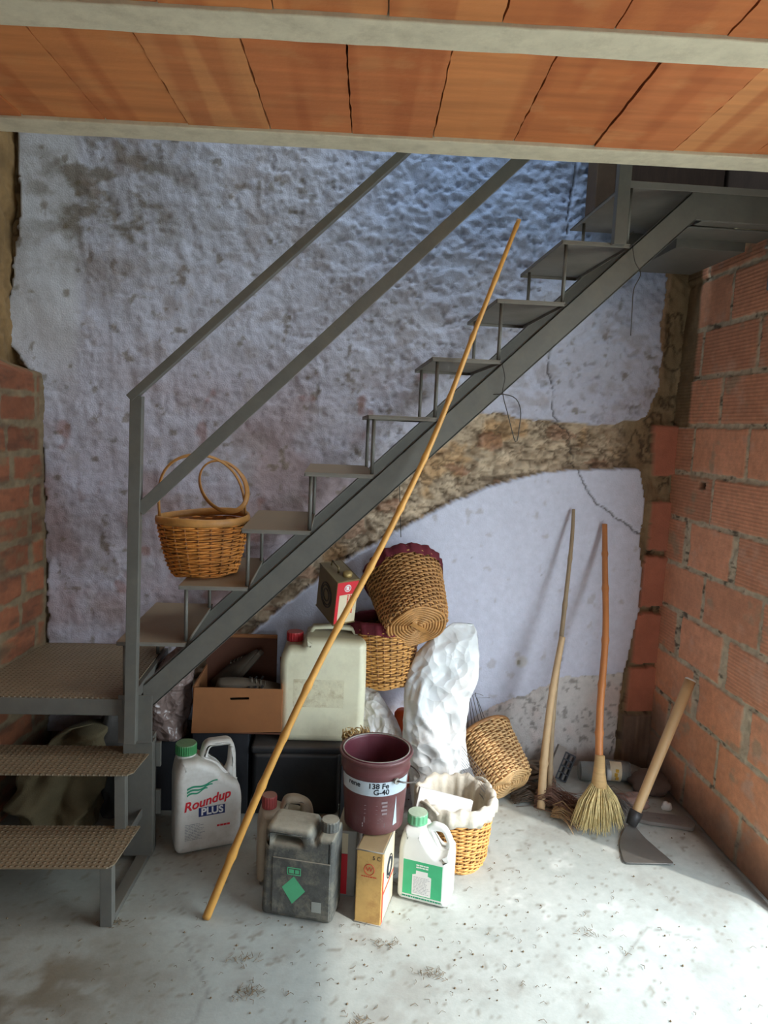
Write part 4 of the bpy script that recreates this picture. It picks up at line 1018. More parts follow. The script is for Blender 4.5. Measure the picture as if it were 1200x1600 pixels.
# big cream jerrycan on the black box
t = thing('plastic_jerrycan', 'big cream translucent jerrycan with a red cap on top of the black box', 'jerrycan', (-0.018, 2.830, 0.292), (0, 0, math.radians(-2)))
W = 0.172
out = [(-W+0.006, 0.0, 0.03), (W-0.004, 0.0, 0.03), (W, 0.25, 0.05), (W-0.004, 0.425, 0.035), (0.045, 0.432, 0.02), (-0.075, 0.432, 0.01), (-0.085, 0.395, 0.01), (-W+0.02, 0.395, 0.03), (-W, 0.34, 0.03)]
slab('body', round_poly(out, 0.03), [], 0.20, 0.032, M_CREAM, t)
b = MB(); pts = [(-0.060, 0, 0.430), (-0.045, 0, 0.452), (0.02, 0, 0.456), (0.11, 0, 0.450), (0.128, 0, 0.425)]
b.tube(pts, 0.015, 10, flat=(0.8, 1.2)); b.build('handle', M_CREAM, t, smooth=True)
cap(t, -0.122, 0, 0.394, 0.034, 0.036, M_REDC, 18)
b = MB(); b.box(-0.115, 0.085, -0.1006, -0.0995, 0.150, 0.265)
b.build('label_residue', mk('label_residue', (212, 206, 176), 0.7, var=0.10, vs_=30, dirt=0.8, dirtcol=(150, 124, 84)), t)

# black box / second dark box
M_NV = mk('dark_box', (30, 32, 38), 0.7, var=0.2, dust=0.5, dustcol=(80, 72, 66))
t = thing('black_box', 'large dusty black plastic box on the floor under the cream jerrycan', 'box', (-0.115, 2.850, 0.0))
b = MB(); b.box(-0.175, 0.175, -0.145, 0.145, 0, 0.262); b.build('body', M_BLK2, t, bevel=0.022, bseg=4)
b = MB(); b.box(-0.180, 0.180, -0.150, 0.150, 0.258, 0.291); b.build('lid', M_BLK2, t, bevel=0.012, bseg=3)
o = MB().box(-0.11, 0.11, -0.12, 0.12, 0, 0.338).build('wooden_crate', M_NV, bevel=0.004); o.location = (-0.415, 2.835, 0)
tag(o, 'dark boxy crate on the floor under the shoe carton', 'crate')

# carton with old shoes
M_CARD = mk('brown_cardboard', (146, 94, 54), 0.85, var=0.08, bump=0.1, dirt=0.15)
M_CARDD = mk('shaded_inner_cardboard', (92, 56, 40), 0.9, var=0.1)  # cardboard darkened in colour for the shade inside the carton
t = thing('cardboard_carton', 'open brown cardboard carton of old shoes under the stairs', 'box', (-0.355, 2.835, 0.340), (0, 0, math.radians(-1)))
slab('front_panel', [(-0.170, 0.0), (0.178, 0.012), (0.182, 0.186), (-0.160, 0.188)], [round_poly([(-0.022, 0.138), (0.052, 0.142), (0.052, 0.152), (-0.022, 0.148)], 0.003)[::-1]], 0.006, 0.001, M_CARD, t, T(0, -0.132, 0), smooth=False)
b = MB(); b.box(-0.165, 0.178, -0.13, 0.13, 0.0, 0.006); b.build('base_panel', M_CARDD, t)
b = MB(); b.box(-0.166, -0.160, -0.13, 0.13, 0.0, 0.190); b.build('side_panel', M_CARD, t)
b = MB(); b.add([(0.176, -0.13, 0.01), (0.176, 0.13, 0.01), (0.145, 0.13, 0.23), (0.176, -0.13, 0.188), (0.180, -0.13, 0.01), (0.180, 0.13, 0.01), (0.149, 0.13, 0.23), (0.180, -0.13, 0.188)],
                [(0, 1, 2, 3), (7, 6, 5, 4), (0, 3, 7, 4), (3, 2, 6, 7), (2, 1, 5, 6), (1, 0, 4, 5)]); b.build('side_panel', M_CARD, t)
b = MB(); b.box(-0.165, 0.132, 0.126, 0.132, 0.0, 0.325); b.build('back_panel', M_CARDD, t)
b = MB(); b.box(-0.165, 0.132, 0.118, 0.135, 0.312, 0.326); b.build('folded_edge', M_CARD, t, bevel=0.003)
def shoe(label, loc, rot, col, stripes=None):
    t = thing('old_shoe', label, 'shoe', loc, rot)
    n = 22; rings = 20; b = MB(); vs = []
    for i in range(rings+1):
        u = i/rings; x = -0.135+0.27*u
        w = 0.036+0.012*math.sin(PI*min(1, u*1.1))-0.012*math.exp(-((u-0.42)/0.15)**2)
        w *= math.sqrt(max(0.02, 1-((u-0.5)/0.505)**8))
        hgt = np.interp(u, [0, 0.05, 0.25, 0.42, 0.6, 0.85, 0.97, 1], [0.055, 0.09, 0.085, 0.080, 0.065, 0.045, 0.035, 0.02])
        for k in range(n):
            a = 2*PI*k/n; cx_ = math.cos(a); sz = math.sin(a)
            vs.append((x, w*cx_*abs(cx_)**-0.25 if abs(cx_) > 1e-3 else 0, 0.018+(hgt-0.018)*max(0, sz)**0.7))
    fs = [(i*n+k, i*n+(k+1) % n, (i+1)*n+(k+1) % n, (i+1)*n+k) for i in range(rings) for k in range(n)]
    fs += [tuple(range(n)), tuple(rings*n+k for k in range(n))]
    b.add(vs, fs); up_ = b.build('upper', mk('shoe_leather_%d' % col[0], col, 0.7, var=0.15, dirt=0.3), t, smooth=True)
    ol = []
    for q in range(40):
        a = 2*PI*q/40; x = 0.142*math.cos(a); u = (x+0.135)/0.27; w = 0.046-0.010*math.exp(-((u-0.42)/0.15)**2)
        ol.append((x, w*math.copysign(abs(math.sin(a))**0.6, math.sin(a))))
    me = slab_mesh(ol, [], 0.022, 0.004); me.transform(RX(-PI/2)); me.transform(T(0, 0, 0.010)); link('sole', me, mk('shoe_sole', (84, 74, 62), 0.8, dirt=0.4), t, True)
    if stripes:
        sm_t = mk('shoe_stripe', stripes, 0.7)
        for k in range(3):
            xs_ = -0.010+k*0.026
            for sg in (-1, 1):
                b = MB(); b.bar((xs_-0.018, sg*0.0445, 0.022), (xs_+0.012, sg*0.034, 0.066), 0.004, 0.008, (1, 0, 0)); b.build('stripe', sm_t, up_)
    b = MB()
    for k in range(4): b.tube([(0.01+k*0.017, -0.016, 0.074-k*0.007), (0.01+k*0.017, 0.0, 0.080-k*0.007), (0.01+k*0.017, 0.016, 0.074-k*0.007)], 0.0025, 5)
    b.build('laces', mk('shoe_lace', (96, 86, 72), 0.9), t, smooth=True)
    return t
shoe('grey trainer with dark side stripes lying uppermost in the carton', (-0.310, 2.790, 0.462), (math.radians(12), math.radians(-4), math.radians(4)), (84, 72, 58), (34, 30, 28))
shoe('dark shoe lying under the striped trainer in the carton', (-0.345, 2.86, 0.360), (0, 0, math.radians(172)), (50, 44, 40))
shoe('worn grey shoe standing on its heel at the back of the carton', (-0.355, 2.920, 0.500), (math.radians(10), math.radians(-50), math.radians(-25)), (74, 64, 52))

# tilted oil tin under the stringer
t = thing('oil_tin', 'khaki oil tin with red and cream end hanging tilted below the stair stringer', 'tin', (0.018, 2.820, 0.800))
t.matrix_world = T(0.018, 2.835, 0.800) @ RZ(math.radians(27)) @ RX(math.radians(16)) @ RY(math.radians(-4))
M_KH = mk('khaki_tin', (122, 104, 66), 0.4, var=0.12, metal=0.2, bump=0.05, dust=0.3, dirt=0.3)
w, dp, hh = 0.048, 0.082, 0.195
b = MB(); b.box(-w, w, -dp, dp, 0, hh); b.build('body', M_KH, t, bevel=0.003)
for zz2 in (0.001, hh-0.001): MB().tube([(-w, -dp, zz2), (w, -dp, zz2), (w, dp, zz2), (-w, dp, zz2)], 0.0026, 6, closed=True).build('seam', M_KH, t, smooth=True)
b = MB(); b.box(-w+0.003, w-0.003, -dp-0.0008, -dp, 0.006, hh-0.062); b.build('end_panel', M_TINC, t)
b = MB(); b.box(-w+0.003, w-0.003, -dp-0.0008, -dp, hh-0.062, hh-0.006); b.box(-w+0.002, -w+0.015, -dp-0.0012, -dp, 0.006, hh-0.062); rpn = b.build('red_panel', M_RED, t)
b = MB(); b.tube([(0.0+0.013*math.cos(q), -dp-0.001, hh-0.034+0.014*math.sin(q)) for q in np.linspace(0, 2*PI, 24, endpoint=False)], 0.0022, 5, closed=True); b.box(-0.006, 0.006, -dp-0.0014, -dp, hh-0.042, hh-0.026); b.build('emblem_ring', M_LBL, rpn)
for i in range(3):
    lines(t, 'fine_print', -0.055, 0.03, 0, 0.005, 1, 0, M_TINR, th=0.006, seed=30+i, ragged=0.1, M=T(0.002+i*0.011, -dp-0.0011, 0.075) @ RY(PI/2))
b = MB(); 
for rr in (0.052, 0.042, 0.026): b.tube([(-w-0.0006, 0.0+rr*math.cos(q)*0.9, 0.095+rr*math.sin(q)), ] and [(-w-0.0006, rr*math.cos(q)*0.9, 0.095+rr*math.sin(q)) for q in np.linspace(0, 2*PI, 32, endpoint=False)], 0.0028, 5, closed=True)
b.build('emblem_ring', mk('tin_dark_print', (60, 50, 40), 0.5, bump=0), t)
b = MB(); b.lathe([(0, 0), (0.019, 0), (0.019, 0.012), (0.016, 0.017), (0, 0.017)], 28, cx=0.012, cy=-0.045); b.build('screw_cap', mk('brass_cap', (176, 150, 96), 0.4, metal=0.3), t, smooth=True, M=T(0, 0, hh))
b = MB(); b.tube([(-0.01, -0.01, hh), (-0.01, -0.008, hh+0.02), (-0.01, 0.05, hh+0.022), (-0.01, 0.055, hh)], 0.004, 6); b.build('carry_handle', M_KH, t, smooth=True)

# ------------------------------------------------------------------ sacks and bags
def sack(name, label, cat, rows, mat, n=72, seed=0, crease=0.02, back=0.4, mouth=None, thin=1.0, freq=7):
    """rows: (z, cx, halfwidth, cy, halfdepth)"""
    zs_ = [r[0] for r in rows]; m = 72; b = MB(); vs = []
    for i in range(m+1):
        u = i/m; z = zs_[0]+(zs_[-1]-zs_[0])*u
        cx_, hw, cy_, hd = [float(np.interp(z, zs_, [r[j] for r in rows])) for j in (1, 2, 3, 4)]
        for k in range(n):
            a = 2*PI*k/n; ca_ = math.cos(a); sa = math.sin(a)
            x = hw*math.copysign(abs(ca_)**0.75, ca_); y = hd*math.copysign(abs(sa)**0.8, sa)
            p_ = Vector((x*freq+seed, y*freq, z*freq*0.8))
            w_ = noise.noise_vector(p_*0.7)*0.6
            f1a = noise.voronoi(Vector((p_.x, p_.y, p_.z*0.55))+w_)[0][0]; f1b_ = noise.voronoi(p_*2.4+w_*2)[0][0]
            rd = ((f1a-0.45)*1.25+(f1b_-0.4)*0.35)*crease
            vs.append((cx_+x+ca_*rd, cy_+y+sa*rd*1.5, max(0.001, z+0.35*crease*noise.noise(p_*0.7+Vector((9, 9, 9)))*(1 if i > 0 else 0))))
    fs = [(i*n+k, i*n+(k+1) % n, (i+1)*n+(k+1) % n, (i+1)*n+k) for i in range(m) for k in range(n)]
    fs.append(tuple(range(n)))
    if mouth != 'open': fs.append(tuple(m*n+k for k in range(n)))
    b.add(vs, fs)
    me = bpy.data.meshes.new(name); me.from_pydata(b.v, [], b.f)
    c0 = Vector((rows[0][1], rows[0][3], 0)); me.transform(Matrix.Translation(-c0))
    o = link(name, me, mat, None, True); o.location = c0
    return tag(o, label, cat)
M_SACK = mk('white_plastic_sack', (222, 224, 224), 0.3, var=0.04, bump=0.12, bs=30, dirt=0.15, dirtcol=(176, 168, 156), sss=0.1, bdist=0.01)
wsk = sack('plastic_sack', 'tall crumpled white plastic sack standing behind the basket with the cloth rim', 'sack',
     [(0.0, 0.485, 0.112, 2.745, 0.070), (0.13, 0.478, 0.117, 2.745, 0.075), (0.30, 0.440, 0.122, 2.76, 0.075), (0.474, 0.442, 0.129, 2.785, 0.060), (0.56, 0.465, 0.140, 2.795, 0.045), (0.66, 0.487, 0.125, 2.805, 0.030), (0.71, 0.515, 0.096, 2.81, 0.020), (0.745, 0.533, 0.072, 2.815, 0.012), (0.775, 0.548, 0.045, 2.82, 0.006)], M_SACK, seed=3, crease=0.030, n=110, freq=9)
def crumple(m, sc_, dist):
    nt = m.node_tree; N = nt.nodes; K = nt.links; p = N['Principled BSDF']
    tc = N.new('ShaderNodeTexCoord'); nz = N.new('ShaderNodeTexNoise'); nz.inputs['Scale'].default_value = sc_*0.6; K.new(tc.outputs['Object'], nz.inputs['Vector'])
    ad = N.new('ShaderNodeVectorMath'); ad.operation = 'MULTIPLY_ADD'; K.new(nz.outputs['Color'], ad.inputs[0]); ad.inputs[1].default_value = (0.12, 0.12, 0.12); K.new(tc.outputs['Object'], ad.inputs[2])
    v1 = N.new('ShaderNodeTexVoronoi'); v1.inputs['Scale'].default_value = sc_; K.new(ad.outputs[0], v1.inputs['Vector'])
    v2 = N.new('ShaderNodeTexVoronoi'); v2.inputs['Scale'].default_value = sc_*2.7; K.new(ad.outputs[0], v2.inputs['Vector'])
    ma = N.new('ShaderNodeMath'); ma.operation = 'MULTIPLY_ADD'; K.new(v2.outputs['Distance'], ma.inputs[0]); ma.inputs[1].default_value = 0.35; K.new(v1.outputs['Distance'], ma.inputs[2])
    bu = N.new('ShaderNodeBump'); bu.inputs['Strength'].default_value = 0.9; bu.inputs['Distance'].default_value = dist
    K.new(ma.outputs[0], bu.inputs['Height']); K.new(bu.outputs[0], p.inputs['Normal'])
crumple(M_SACK, 7.5, 0.032)
M_SACK2 = mk('white_bag', (208, 204, 200), 0.4, var=0.06, bump=0.1, dirt=0.4, dirtcol=(176, 156, 136))
crumple(M_SACK2, 14.0, 0.03)
sack('plastic_bag', 'crumpled off-white bag slumped between the cream jerrycan and the tall sack', 'bag',
     [(0.0, 0.22, 0.11, 2.80, 0.07), (0.20, 0.22, 0.115, 2.82, 0.08), (0.30, 0.215, 0.09, 2.84, 0.06), (0.38, 0.195, 0.060, 2.87, 0.04), (0.45, 0.170, 0.045, 2.90, 0.028), (0.475, 0.165, 0.03, 2.905, 0.012)], M_SACK2, seed=8, crease=0.022)
# print on the tall sack follows its front
b = MB(); rg = random.Random(5)
for i in range(15):
    z = 0.30-i*0.0115
    b.box(0.0, 0.052-rg.random()*0.008, 0, 0.0006, z, z+0.0028)
pr = b.build('fine_print', mk('faded_print', (164, 164, 168), 0.5, bump=0), wsk, M=T(0.060, 0.0, -0.0))
sm_ = pr.modifiers.new('sw', 'SHRINKWRAP')
sm_.target = wsk; sm_.wrap_method = 'PROJECT'; sm_.use_project_y = True; sm_.use_negative_direction = False; sm_.use_positive_direction = True; sm_.offset = 0.0012
for v in pr.data.vertices: v.co.y = -0.3
M_OR = mk('orange_plastic', (224, 96, 44), 0.5, var=0.05)
b = MB(); b.lathe([(0, 0), (0.040, 0), (0.042, 0.01), (0.040, 0.33), (0.03, 0.345), (0, 0.345)], 28)
o = b.build('plastic_tube', M_OR, smooth=True); o.location = (0.332, 2.955, 0.0); tag(o, 'bright orange plastic tube peeping out between the two white bags', 'tube')
# straw hat-like bundle behind the bucket
b = MB(); rg = random.Random(4)
for k in range(90):
    a = rg.uniform(0, 2*PI); r_ = rg.uniform(0.015, 0.055)
    pts = [(r_*math.cos(a+q*0.5)*1.1, r_*0.6*math.sin(a+q*0.5), 0.02+0.05*rg.random()+q*0.012) for q in range(5)]
    b.tube(pts, 0.0022, 4)
b.lathe([(0.0, 0.0), (0.05, 0.0), (0.055, 0.03), (0.035, 0.06), (0, 0.07)], 24)
o = b.build('straw_bundle', mk('straw', (190, 158, 104), 0.8, var=0.25), smooth=True); o.location = (0.12, 2.60, 0.30); tag(o, 'small bundle of straw behind the rim of the paint bucket', 'straw')
b = MB(); b.box(-0.07, 0.07, -0.07, 0.07, 0, 0.298); o = b.build('storage_box', M_BLK2, bevel=0.004); o.location = (0.13, 2.605, 0); tag(o, 'dark narrow box on the floor behind the paint bucket', 'box')
M_CLR = mk('clear_plastic', (122, 104, 98), 0.25, var=0.1, bump=0.3, bs=30, bdist=0.01)
sack('plastic_bag', 'pinkish clear plastic bag squeezed beside the newel foot and the shoe carton', 'bag',
     [(0.30, -0.62, 0.07, 2.80, 0.08), (0.42, -0.645, 0.095, 2.80, 0.09), (0.52, -0.64, 0.090, 2.80, 0.08), (0.60, -0.60, 0.05, 2.82, 0.05), (0.66, -0.57, 0.02, 2.84, 0.02)], M_CLR, seed=12, crease=0.03)
o = MB().box(-0.10, 0.10, -0.10, 0.10, 0, 0.296).build('wooden_crate', M_NV, bevel=0.004); o.location = (-0.655, 2.835, 0)
tag(o, 'dark low crate under the pinkish plastic bag behind the steel legs', 'crate')
crumple(M_CLR, 14.0, 0.03)
M_BUL = mk('burlap', (104, 92, 66), 0.95, var=0.2, bump=0.5, bs=200); M_GS = mk('grey_sack', (70, 66, 62), 0.9, var=0.2, bump=0.3)
sack('burlap_sack', 'beige folded sack lying under the lower landing behind the steps', 'sack', [(0.0, -0.99, 0.11, 2.64, 0.09), (0.12, -1.0, 0.13, 2.64, 0.11), (0.24, -0.98, 0.13, 2.66, 0.09), (0.32, -0.96, 0.09, 2.68, 0.05), (0.36, -0.95, 0.04, 2.68, 0.02)], M_BUL, seed=20, crease=0.09, freq=8)
sack('plastic_sack', 'grey slumped sack in the shade under the landing, right of the beige one', 'sack', [(0.0, -0.80, 0.09, 2.80, 0.10), (0.15, -0.80, 0.10, 2.80, 0.12), (0.30, -0.81, 0.085, 2.80, 0.10), (0.42, -0.82, 0.06, 2.82, 0.06), (0.46, -0.82, 0.02, 2.82, 0.02)], M_GS, seed=27, crease=0.07, freq=8)

# ------------------------------------------------------------------ poles, broom, hoe
def pole(name, label, cat, pts, r0, r1, mat, nodes=0.0, n=80, parent=None, seed=0):
    q = caneline(pts, n); rg = random.Random(seed); L = 0; rr = []; nx = rg.uniform(0.1, 0.2)
    for i, p in enumerate(q):
        if i: L += (q[i]-q[i-1]).length
        u = i/n; r = r0+(r1-r0)*u
        if nodes and L > nx:
            r *= 1.22; nx = L+nodes*rg.uniform(0.8, 1.2)
        rr.append(r)
    b = MB(); b.tube(q, rr, 12)
    c0 = q[0]
    o = b.build(name, mat, parent, smooth=True, M=Matrix.Translation(-c0) if not parent else None)
    if not parent:
        o.location = c0; tag(o, label, cat)
    return o
M_CANE = mk('yellow_cane', (204, 150, 74), 0.4, var=0.16, vs_=6, bump=0.1, stretch=(1, 1, 0.5), dirt=0.35, dirtcol=(140, 84, 36))
M_STK2 = mk('weathered_cane', (196, 164, 124), 0.6, var=0.14, bump=0.15, dirt=0.3, dirtcol=(150, 126, 96))
M_STK3 = mk('grey_stick', (150, 128, 100), 0.7, var=0.16, bump=0.2)
pole('bamboo_cane', 'long thin yellow bamboo cane leaning across the stair stringer', 'cane',
     [(-0.357, 2.105, 0.002), (-0.205, 2.165, 0.395), (-0.028, 2.235, 0.80), (0.165, 2.300, 1.185), (0.318, 2.345, 1.53), (0.445, 2.365, 1.90), (0.566, 2.374, 2.248)], 0.0135, 0.0070, M_CANE, 0.19, 110, seed=2)
pole('stick', 'thin grey-brown stick leaning highest against the white wall, beside the broom', 'stick', [(0.947, 2.780, 0.002), (0.959, 2.85, 0.365), (1.004, 2.945, 0.724), (1.055, 3.055, 1.077), (1.074, 3.118, 1.23)], 0.0125, 0.0075, M_STK3, 0.24, 60, seed=4)
pole('stick', 'short thick pale cane leaning just left of the thin grey stick', 'stick', [(0.908, 2.762, 0.002), (0.924, 2.815, 0.205), (0.953, 2.865, 0.46), (0.998, 2.918, 0.70)], 0.0185, 0.0130, M_STK2, 0.27, 50, seed=6)
# broom
t = thing('broom', 'old broom with reddish cane handle and yellow straw bristles leaning in the corner', 'broom', (1.095, 2.605, 0.0))
OB = Matrix.Translation((-1.095, -2.605, 0))
o = pole('handle', '', '', [(1.103, 2.665, 0.22), (1.118, 2.74, 0.45), (1.172, 2.88, 0.72), (1.210, 3.04, 0.98), (1.226, 3.125, 1.166)], 0.0165, 0.0115, mk('reddish_cane', (190, 120, 66), 0.5, var=0.14, vs_=5, bump=0.1, dirt=0.3, dirtcol=(140, 84, 44)), 0.2, 60, parent=t, seed=9)
o.data.transform(OB)
b = MB(); 
b.tube([(1.1035, 2.668, 0.285), (1.101, 2.655, 0.22), (1.097, 2.635, 0.165)], [0.019, 0.024, 0.032], 16); b.build('binding', mk('straw_binding', (186, 150, 100), 0.7, var=0.15, bump=0.3, stretch=(1, 1, 8)), t, smooth=True, M=OB)
b = MB(); rg = random.Random(12)
for k in range(420):
    a = rg.uniform(0, 2*PI); q = math.sqrt(rg.random())
    x0, y0 = q*math.cos(a), q*math.sin(a)
    top = Vector((1.098+0.026*x0, 2.640+0.026*y0, 0.185))
    L_ = rg.uniform(0.80, 1.0)
    bot = Vector((1.085+0.108*x0+rg.uniform(-0.012, 0.012), 2.588+0.052*y0+rg.uniform(-0.008, 0.008), 0.185*(1-L_)+0.004+0.02*abs(x0)))
    mid = top.lerp(bot, 0.5)+Vector((0.010*x0+rg.uniform(-0.006, 0.006), rg.uniform(-0.004, 0.004), 0.01))
    b.tube([top, mid, bot], [0.0022, 0.0020, 0.0008], 4)
b.build('bristles', mk('broom_straw', (204, 182, 128), 0.75, var=0.35, vs_=50, bump=0), t, smooth=True, M=OB)
# hoe / spade
t = thing('hoe', 'short hoe with pale wooden handle and flat grey blade by the right brick wall', 'hoe', (1.235, 2.60, 0.0))
OH = Matrix.Translation((-1.235, -2.60, 0))
b = MB(); A = Vector((1.238, 2.607, 0.052)); B = Vector((1.500, 2.760, 0.572))
pts = [A.lerp(B, q) for q in np.linspace(0, 1, 12)]
b.tube(pts, [0.0185+0.0040*q for q in np.linspace(0, 1, 12)], 20); o = b.build('handle', mk('pale_ash_wood', (206, 170, 124), 0.5, var=0.08, vs_=12, bump=0.08, stretch=(1, 1, 0.3)), t, smooth=True, M=OH)
b = MB(); d_ = (B-A).normalized(); b.tube([B-d_*0.002, B+d_*0.003, B+d_*0.005], [0.0228, 0.0226, 0.0200], 20); b.build('handle_end', mk('white_paint', (228, 226, 220), 0.5, bump=0), t, M=OH)
M_HOE = mk('hoe_steel', (112, 110, 108), 0.45, var=0.18, metal=0.45, bump=0.1, dust=0.4, dustcol=(138, 132, 122))
b = MB(); b.tube([A-d_*0.030, A+d_*0.004, A+d_*0.030], [0.020, 0.025, 0.026], 18); b.build('socket', mk('hoe_socket', (66, 64, 64), 0.5, metal=0.4), t, smooth=True, M=OH)
ol = [(1.206, 2.600), (1.172, 2.560), (1.140, 2.505), (1.110, 2.380), (1.300, 2.372), (1.286, 2.44), (1.268, 2.52), (1.250, 2.585), (1.236, 2.615)]
me = slab_mesh(round_poly(ol, 0.02), [], 0.004, 0.0008); me.transform(RX(-PI/2)); 
for v in me.vertices:
    yy = v.co.y; v.co.z = v.co.z+0.004+0.03*max(0, (yy-2.53)/0.09)**2+0.004*max(0, (2.46-yy)/0.1)
me.transform(OH); link('blade', me, M_HOE, t, True)

# ------------------------------------------------------------------ clutter in the corner
M_RUBB = mk('old_rope', (126, 108, 92), 0.9, var=0.3, bump=0.4)
b = MB(); rg = random.Random(31)
for k in range(7):
    r_ = 0.075-0.006*k; pts = []
    for q in range(40):
        a = 2*PI*q/40; pts.append((r_*math.cos(a)*1.25+0.006*math.sin(5*a+k), r_*math.sin(a)+0.008*math.cos(3*a+k), 0.012+0.016*k+0.008*math.sin(2*a+k)))
    b.tube(pts, 0.0085, 7, closed=True)
o = b.build('rope_coil', M_RUBB, smooth=True); o.location = (0.925, 2.93, 0.0); tag(o, 'dusty coil of old rope on the floor behind the two leaning sticks', 'rope')
def fibre(label, loc, n, L, spread, col, rz, seed, thick=0.0014, h=0.03):
    b = MB(); rg = random.Random(seed)
    for k in range(n):
        y0 = rg.gauss(0, 0.02); z0 = abs(rg.gauss(0, h*0.5))+0.003; s_ = rg.gauss(0, spread)
        pts = [(-L/2, y0, z0), (-L/6, y0+s_*0.1, z0+h*rg.random()), (L/6, y0+s_*0.5+rg.uniform(-.01, .01), z0*0.8+h*rg.random()*0.6), (L/2*rg.uniform(0.7, 1.1), y0+s_, 0.003+0.012*rg.random())]
        b.tube(pts, thick, 4)
    o = b.build('fibre_bundle', mk('fibre_%d' % col[0], col, 0.85, var=0.35, vs_=40, bump=0), smooth=True); o.location = loc; o.rotation_euler = (0, 0, rz)
    return tag(o, label, 'plant fibre')
fibre('reddish-brown brushwood bundle on the floor left of the broom head', (0.985, 2.760, 0.002), 130, 0.20, 0.05, (128, 96, 84), math.radians(-25), 3, h=0.05)
fibre('pale dry fibre tuft on the floor nearest the broom head', (1.000, 2.690, 0.002), 90, 0.12, 0.04, (176, 146, 108), math.radians(-35), 5, h=0.03)
fibre('grey tangle of fibres between the broom and the hoe', (1.215, 2.755, 0.002), 90, 0.15, 0.05, (112, 104, 98), math.radians(-50), 8, h=0.04)
fibre('dark twiggy tangle against the foot of the wall beside the tipped basket', (0.895, 2.835, 0.002), 80, 0.20, 0.05, (92, 78, 66), math.radians(10), 14, h=0.04)
# dark plastic trap / grid piece
t = thing('plastic_grid', 'small dark plastic grid piece leaning on the wall right of the sticks', 'grid', (1.02, 2.98, 0.0), (math.radians(-14), math.radians(28), math.radians(6)))
b = MB(); b.box(-0.045, 0.0, -0.008, 0.008, 0.03, 0.17); b.build('plate', mk('grey_plate', (134, 124, 116), 0.7), t, bevel=0.002)
b = MB()
for k in range(5): b.box(0.0, 0.06, -0.008, 0.008, 0.03+k*0.030, 0.036+k*0.030)
for k in range(3): b.box(0.0+k*0.027, 0.006+k*0.027, -0.008, 0.008, 0.03, 0.156)
b.build('grid', mk('dark_plastic', (48, 50, 56), 0.6), t)
# jars lying down
M_GL = bpy.data.materials.new('jar_glass'); M_GL.use_nodes = True
pg = M_GL.node_tree.nodes['Principled BSDF']; pg.inputs['Base Color'].default_value = (0.82, 0.86, 0.86, 1); pg.inputs['Transmission Weight'].default_value = 0.9; pg.inputs['Roughness'].default_value = 0.15; pg.inputs['IOR'].default_value = 1.45
def jar(label, loc, rot, r, h):
    t = thing('glass_jar', label, 'jar', loc, rot)
    b = MB(); b.lathe([(0, 0), (r*0.9, 0), (r, r*0.12), (r, h*0.78), (r*0.75, h*0.88), (r*0.72, h), (r*0.68, h), (r*0.70, h*0.88), (r*0.94, h*0.77), (r*0.94, r*0.15), (r*0.85, 0.004), (0, 0.004)], 36)
    b.build('glass', M_GL, t, smooth=True)
    return t
t = jar('clear glass jar lying on its side with a printed label, behind the broom', (1.385, 3.00, 0.048), (0, math.radians(-88), math.radians(-8)), 0.046, 0.150)
b = MB()
n = 16; vs = []
for q in range(n+1):
    a = -PI*0.95+PI*0.9*q/n
    for z in (0.045, 0.098): vs.append((0.0468*math.cos(a), 0.0468*math.sin(a), z))
b.add(vs, [(2*i, 2*i+2, 2*i+3, 2*i+1) for i in range(n)]); b.build('label', M_TINC, t, smooth=True)
b = MB()
for (a, z) in ((-1.9, 0.058), (-1.55, 0.064), (-1.2, 0.060)):
    b.box(0.0474*math.cos(a)-0.008, 0.0474*math.cos(a)+0.008, 0.0474*math.sin(a)-0.001, 0.0474*math.sin(a)+0.003, z, z+0.014)
b.build('label_print', mk('mustard_print', (206, 160, 50), 0.5, bump=0), t)
t = jar('dusty glass jar with a pale lid band lying further left behind the broom', (1.155, 3.015, 0.046), (0, math.radians(-90), math.radians(172)), 0.042, 0.140)
b = MB(); b.lathe([(0.0325, 0.118), (0.0345, 0.118), (0.0345, 0.138), (0, 0.141)], 32); b.build('lid', M_LBL, t, smooth=True)
# half round tile on the floor and rubble pieces
M_STONE = mk('dusty_board', (120, 112, 106), 0.9, var=0.12, bump=0.3, dirt=0.3, dirtcol=(90, 80, 74))
ol = [(-0.105, -0.025), (-0.06, -0.038), (0.03, -0.04), (0.11, -0.05), (0.13, -0.01), (0.11, 0.045), (-0.09, 0.040)]
me = slab_mesh(round_poly(ol, 0.015), [[(0.004*math.cos(-q)+x, 0.004*math.sin(-q)+0.0) for q in np.linspace(0, 2*PI, 10, endpoint=False)] for x in (-0.01, 0.035)], 0.016, 0.003); me.transform(RX(-PI/2)); me.transform(T(0, 0, 0.010))
o = link('wood_offcut', me, M_STONE, None, True); o.location = (1.385, 2.665, 0); o.rotation_euler = (0, 0, math.radians(-12)); tag(o, 'flat grey board offcut with two small holes on the floor behind the hoe', 'board')
def lumpo(name, label, cat, loc, sx, sy, sz, mat, seed, rot=(0, 0, 0)):
    bm = bmesh.new(); bmesh.ops.create_icosphere(bm, subdivisions=4, radius=1)
    for v in bm.verts:
        q = 1+0.28*noise.noise(v.co*1.6+Vector((seed, 0, 0)))+0.12*noise.noise(v.co*4+Vector((0, seed, 0)))
        v.co = Vector((v.co.x*q*sx, v.co.y*q*sy, max(v.co.z*q*sz, -0.45*sz)+0.45*sz))
    me = bpy.data.meshes.new(name); bm.to_mesh(me); bm.free()
    o = link(name, me, mat, None, True); o.location = loc; o.rotation_euler = rot; return tag(o, label, cat)
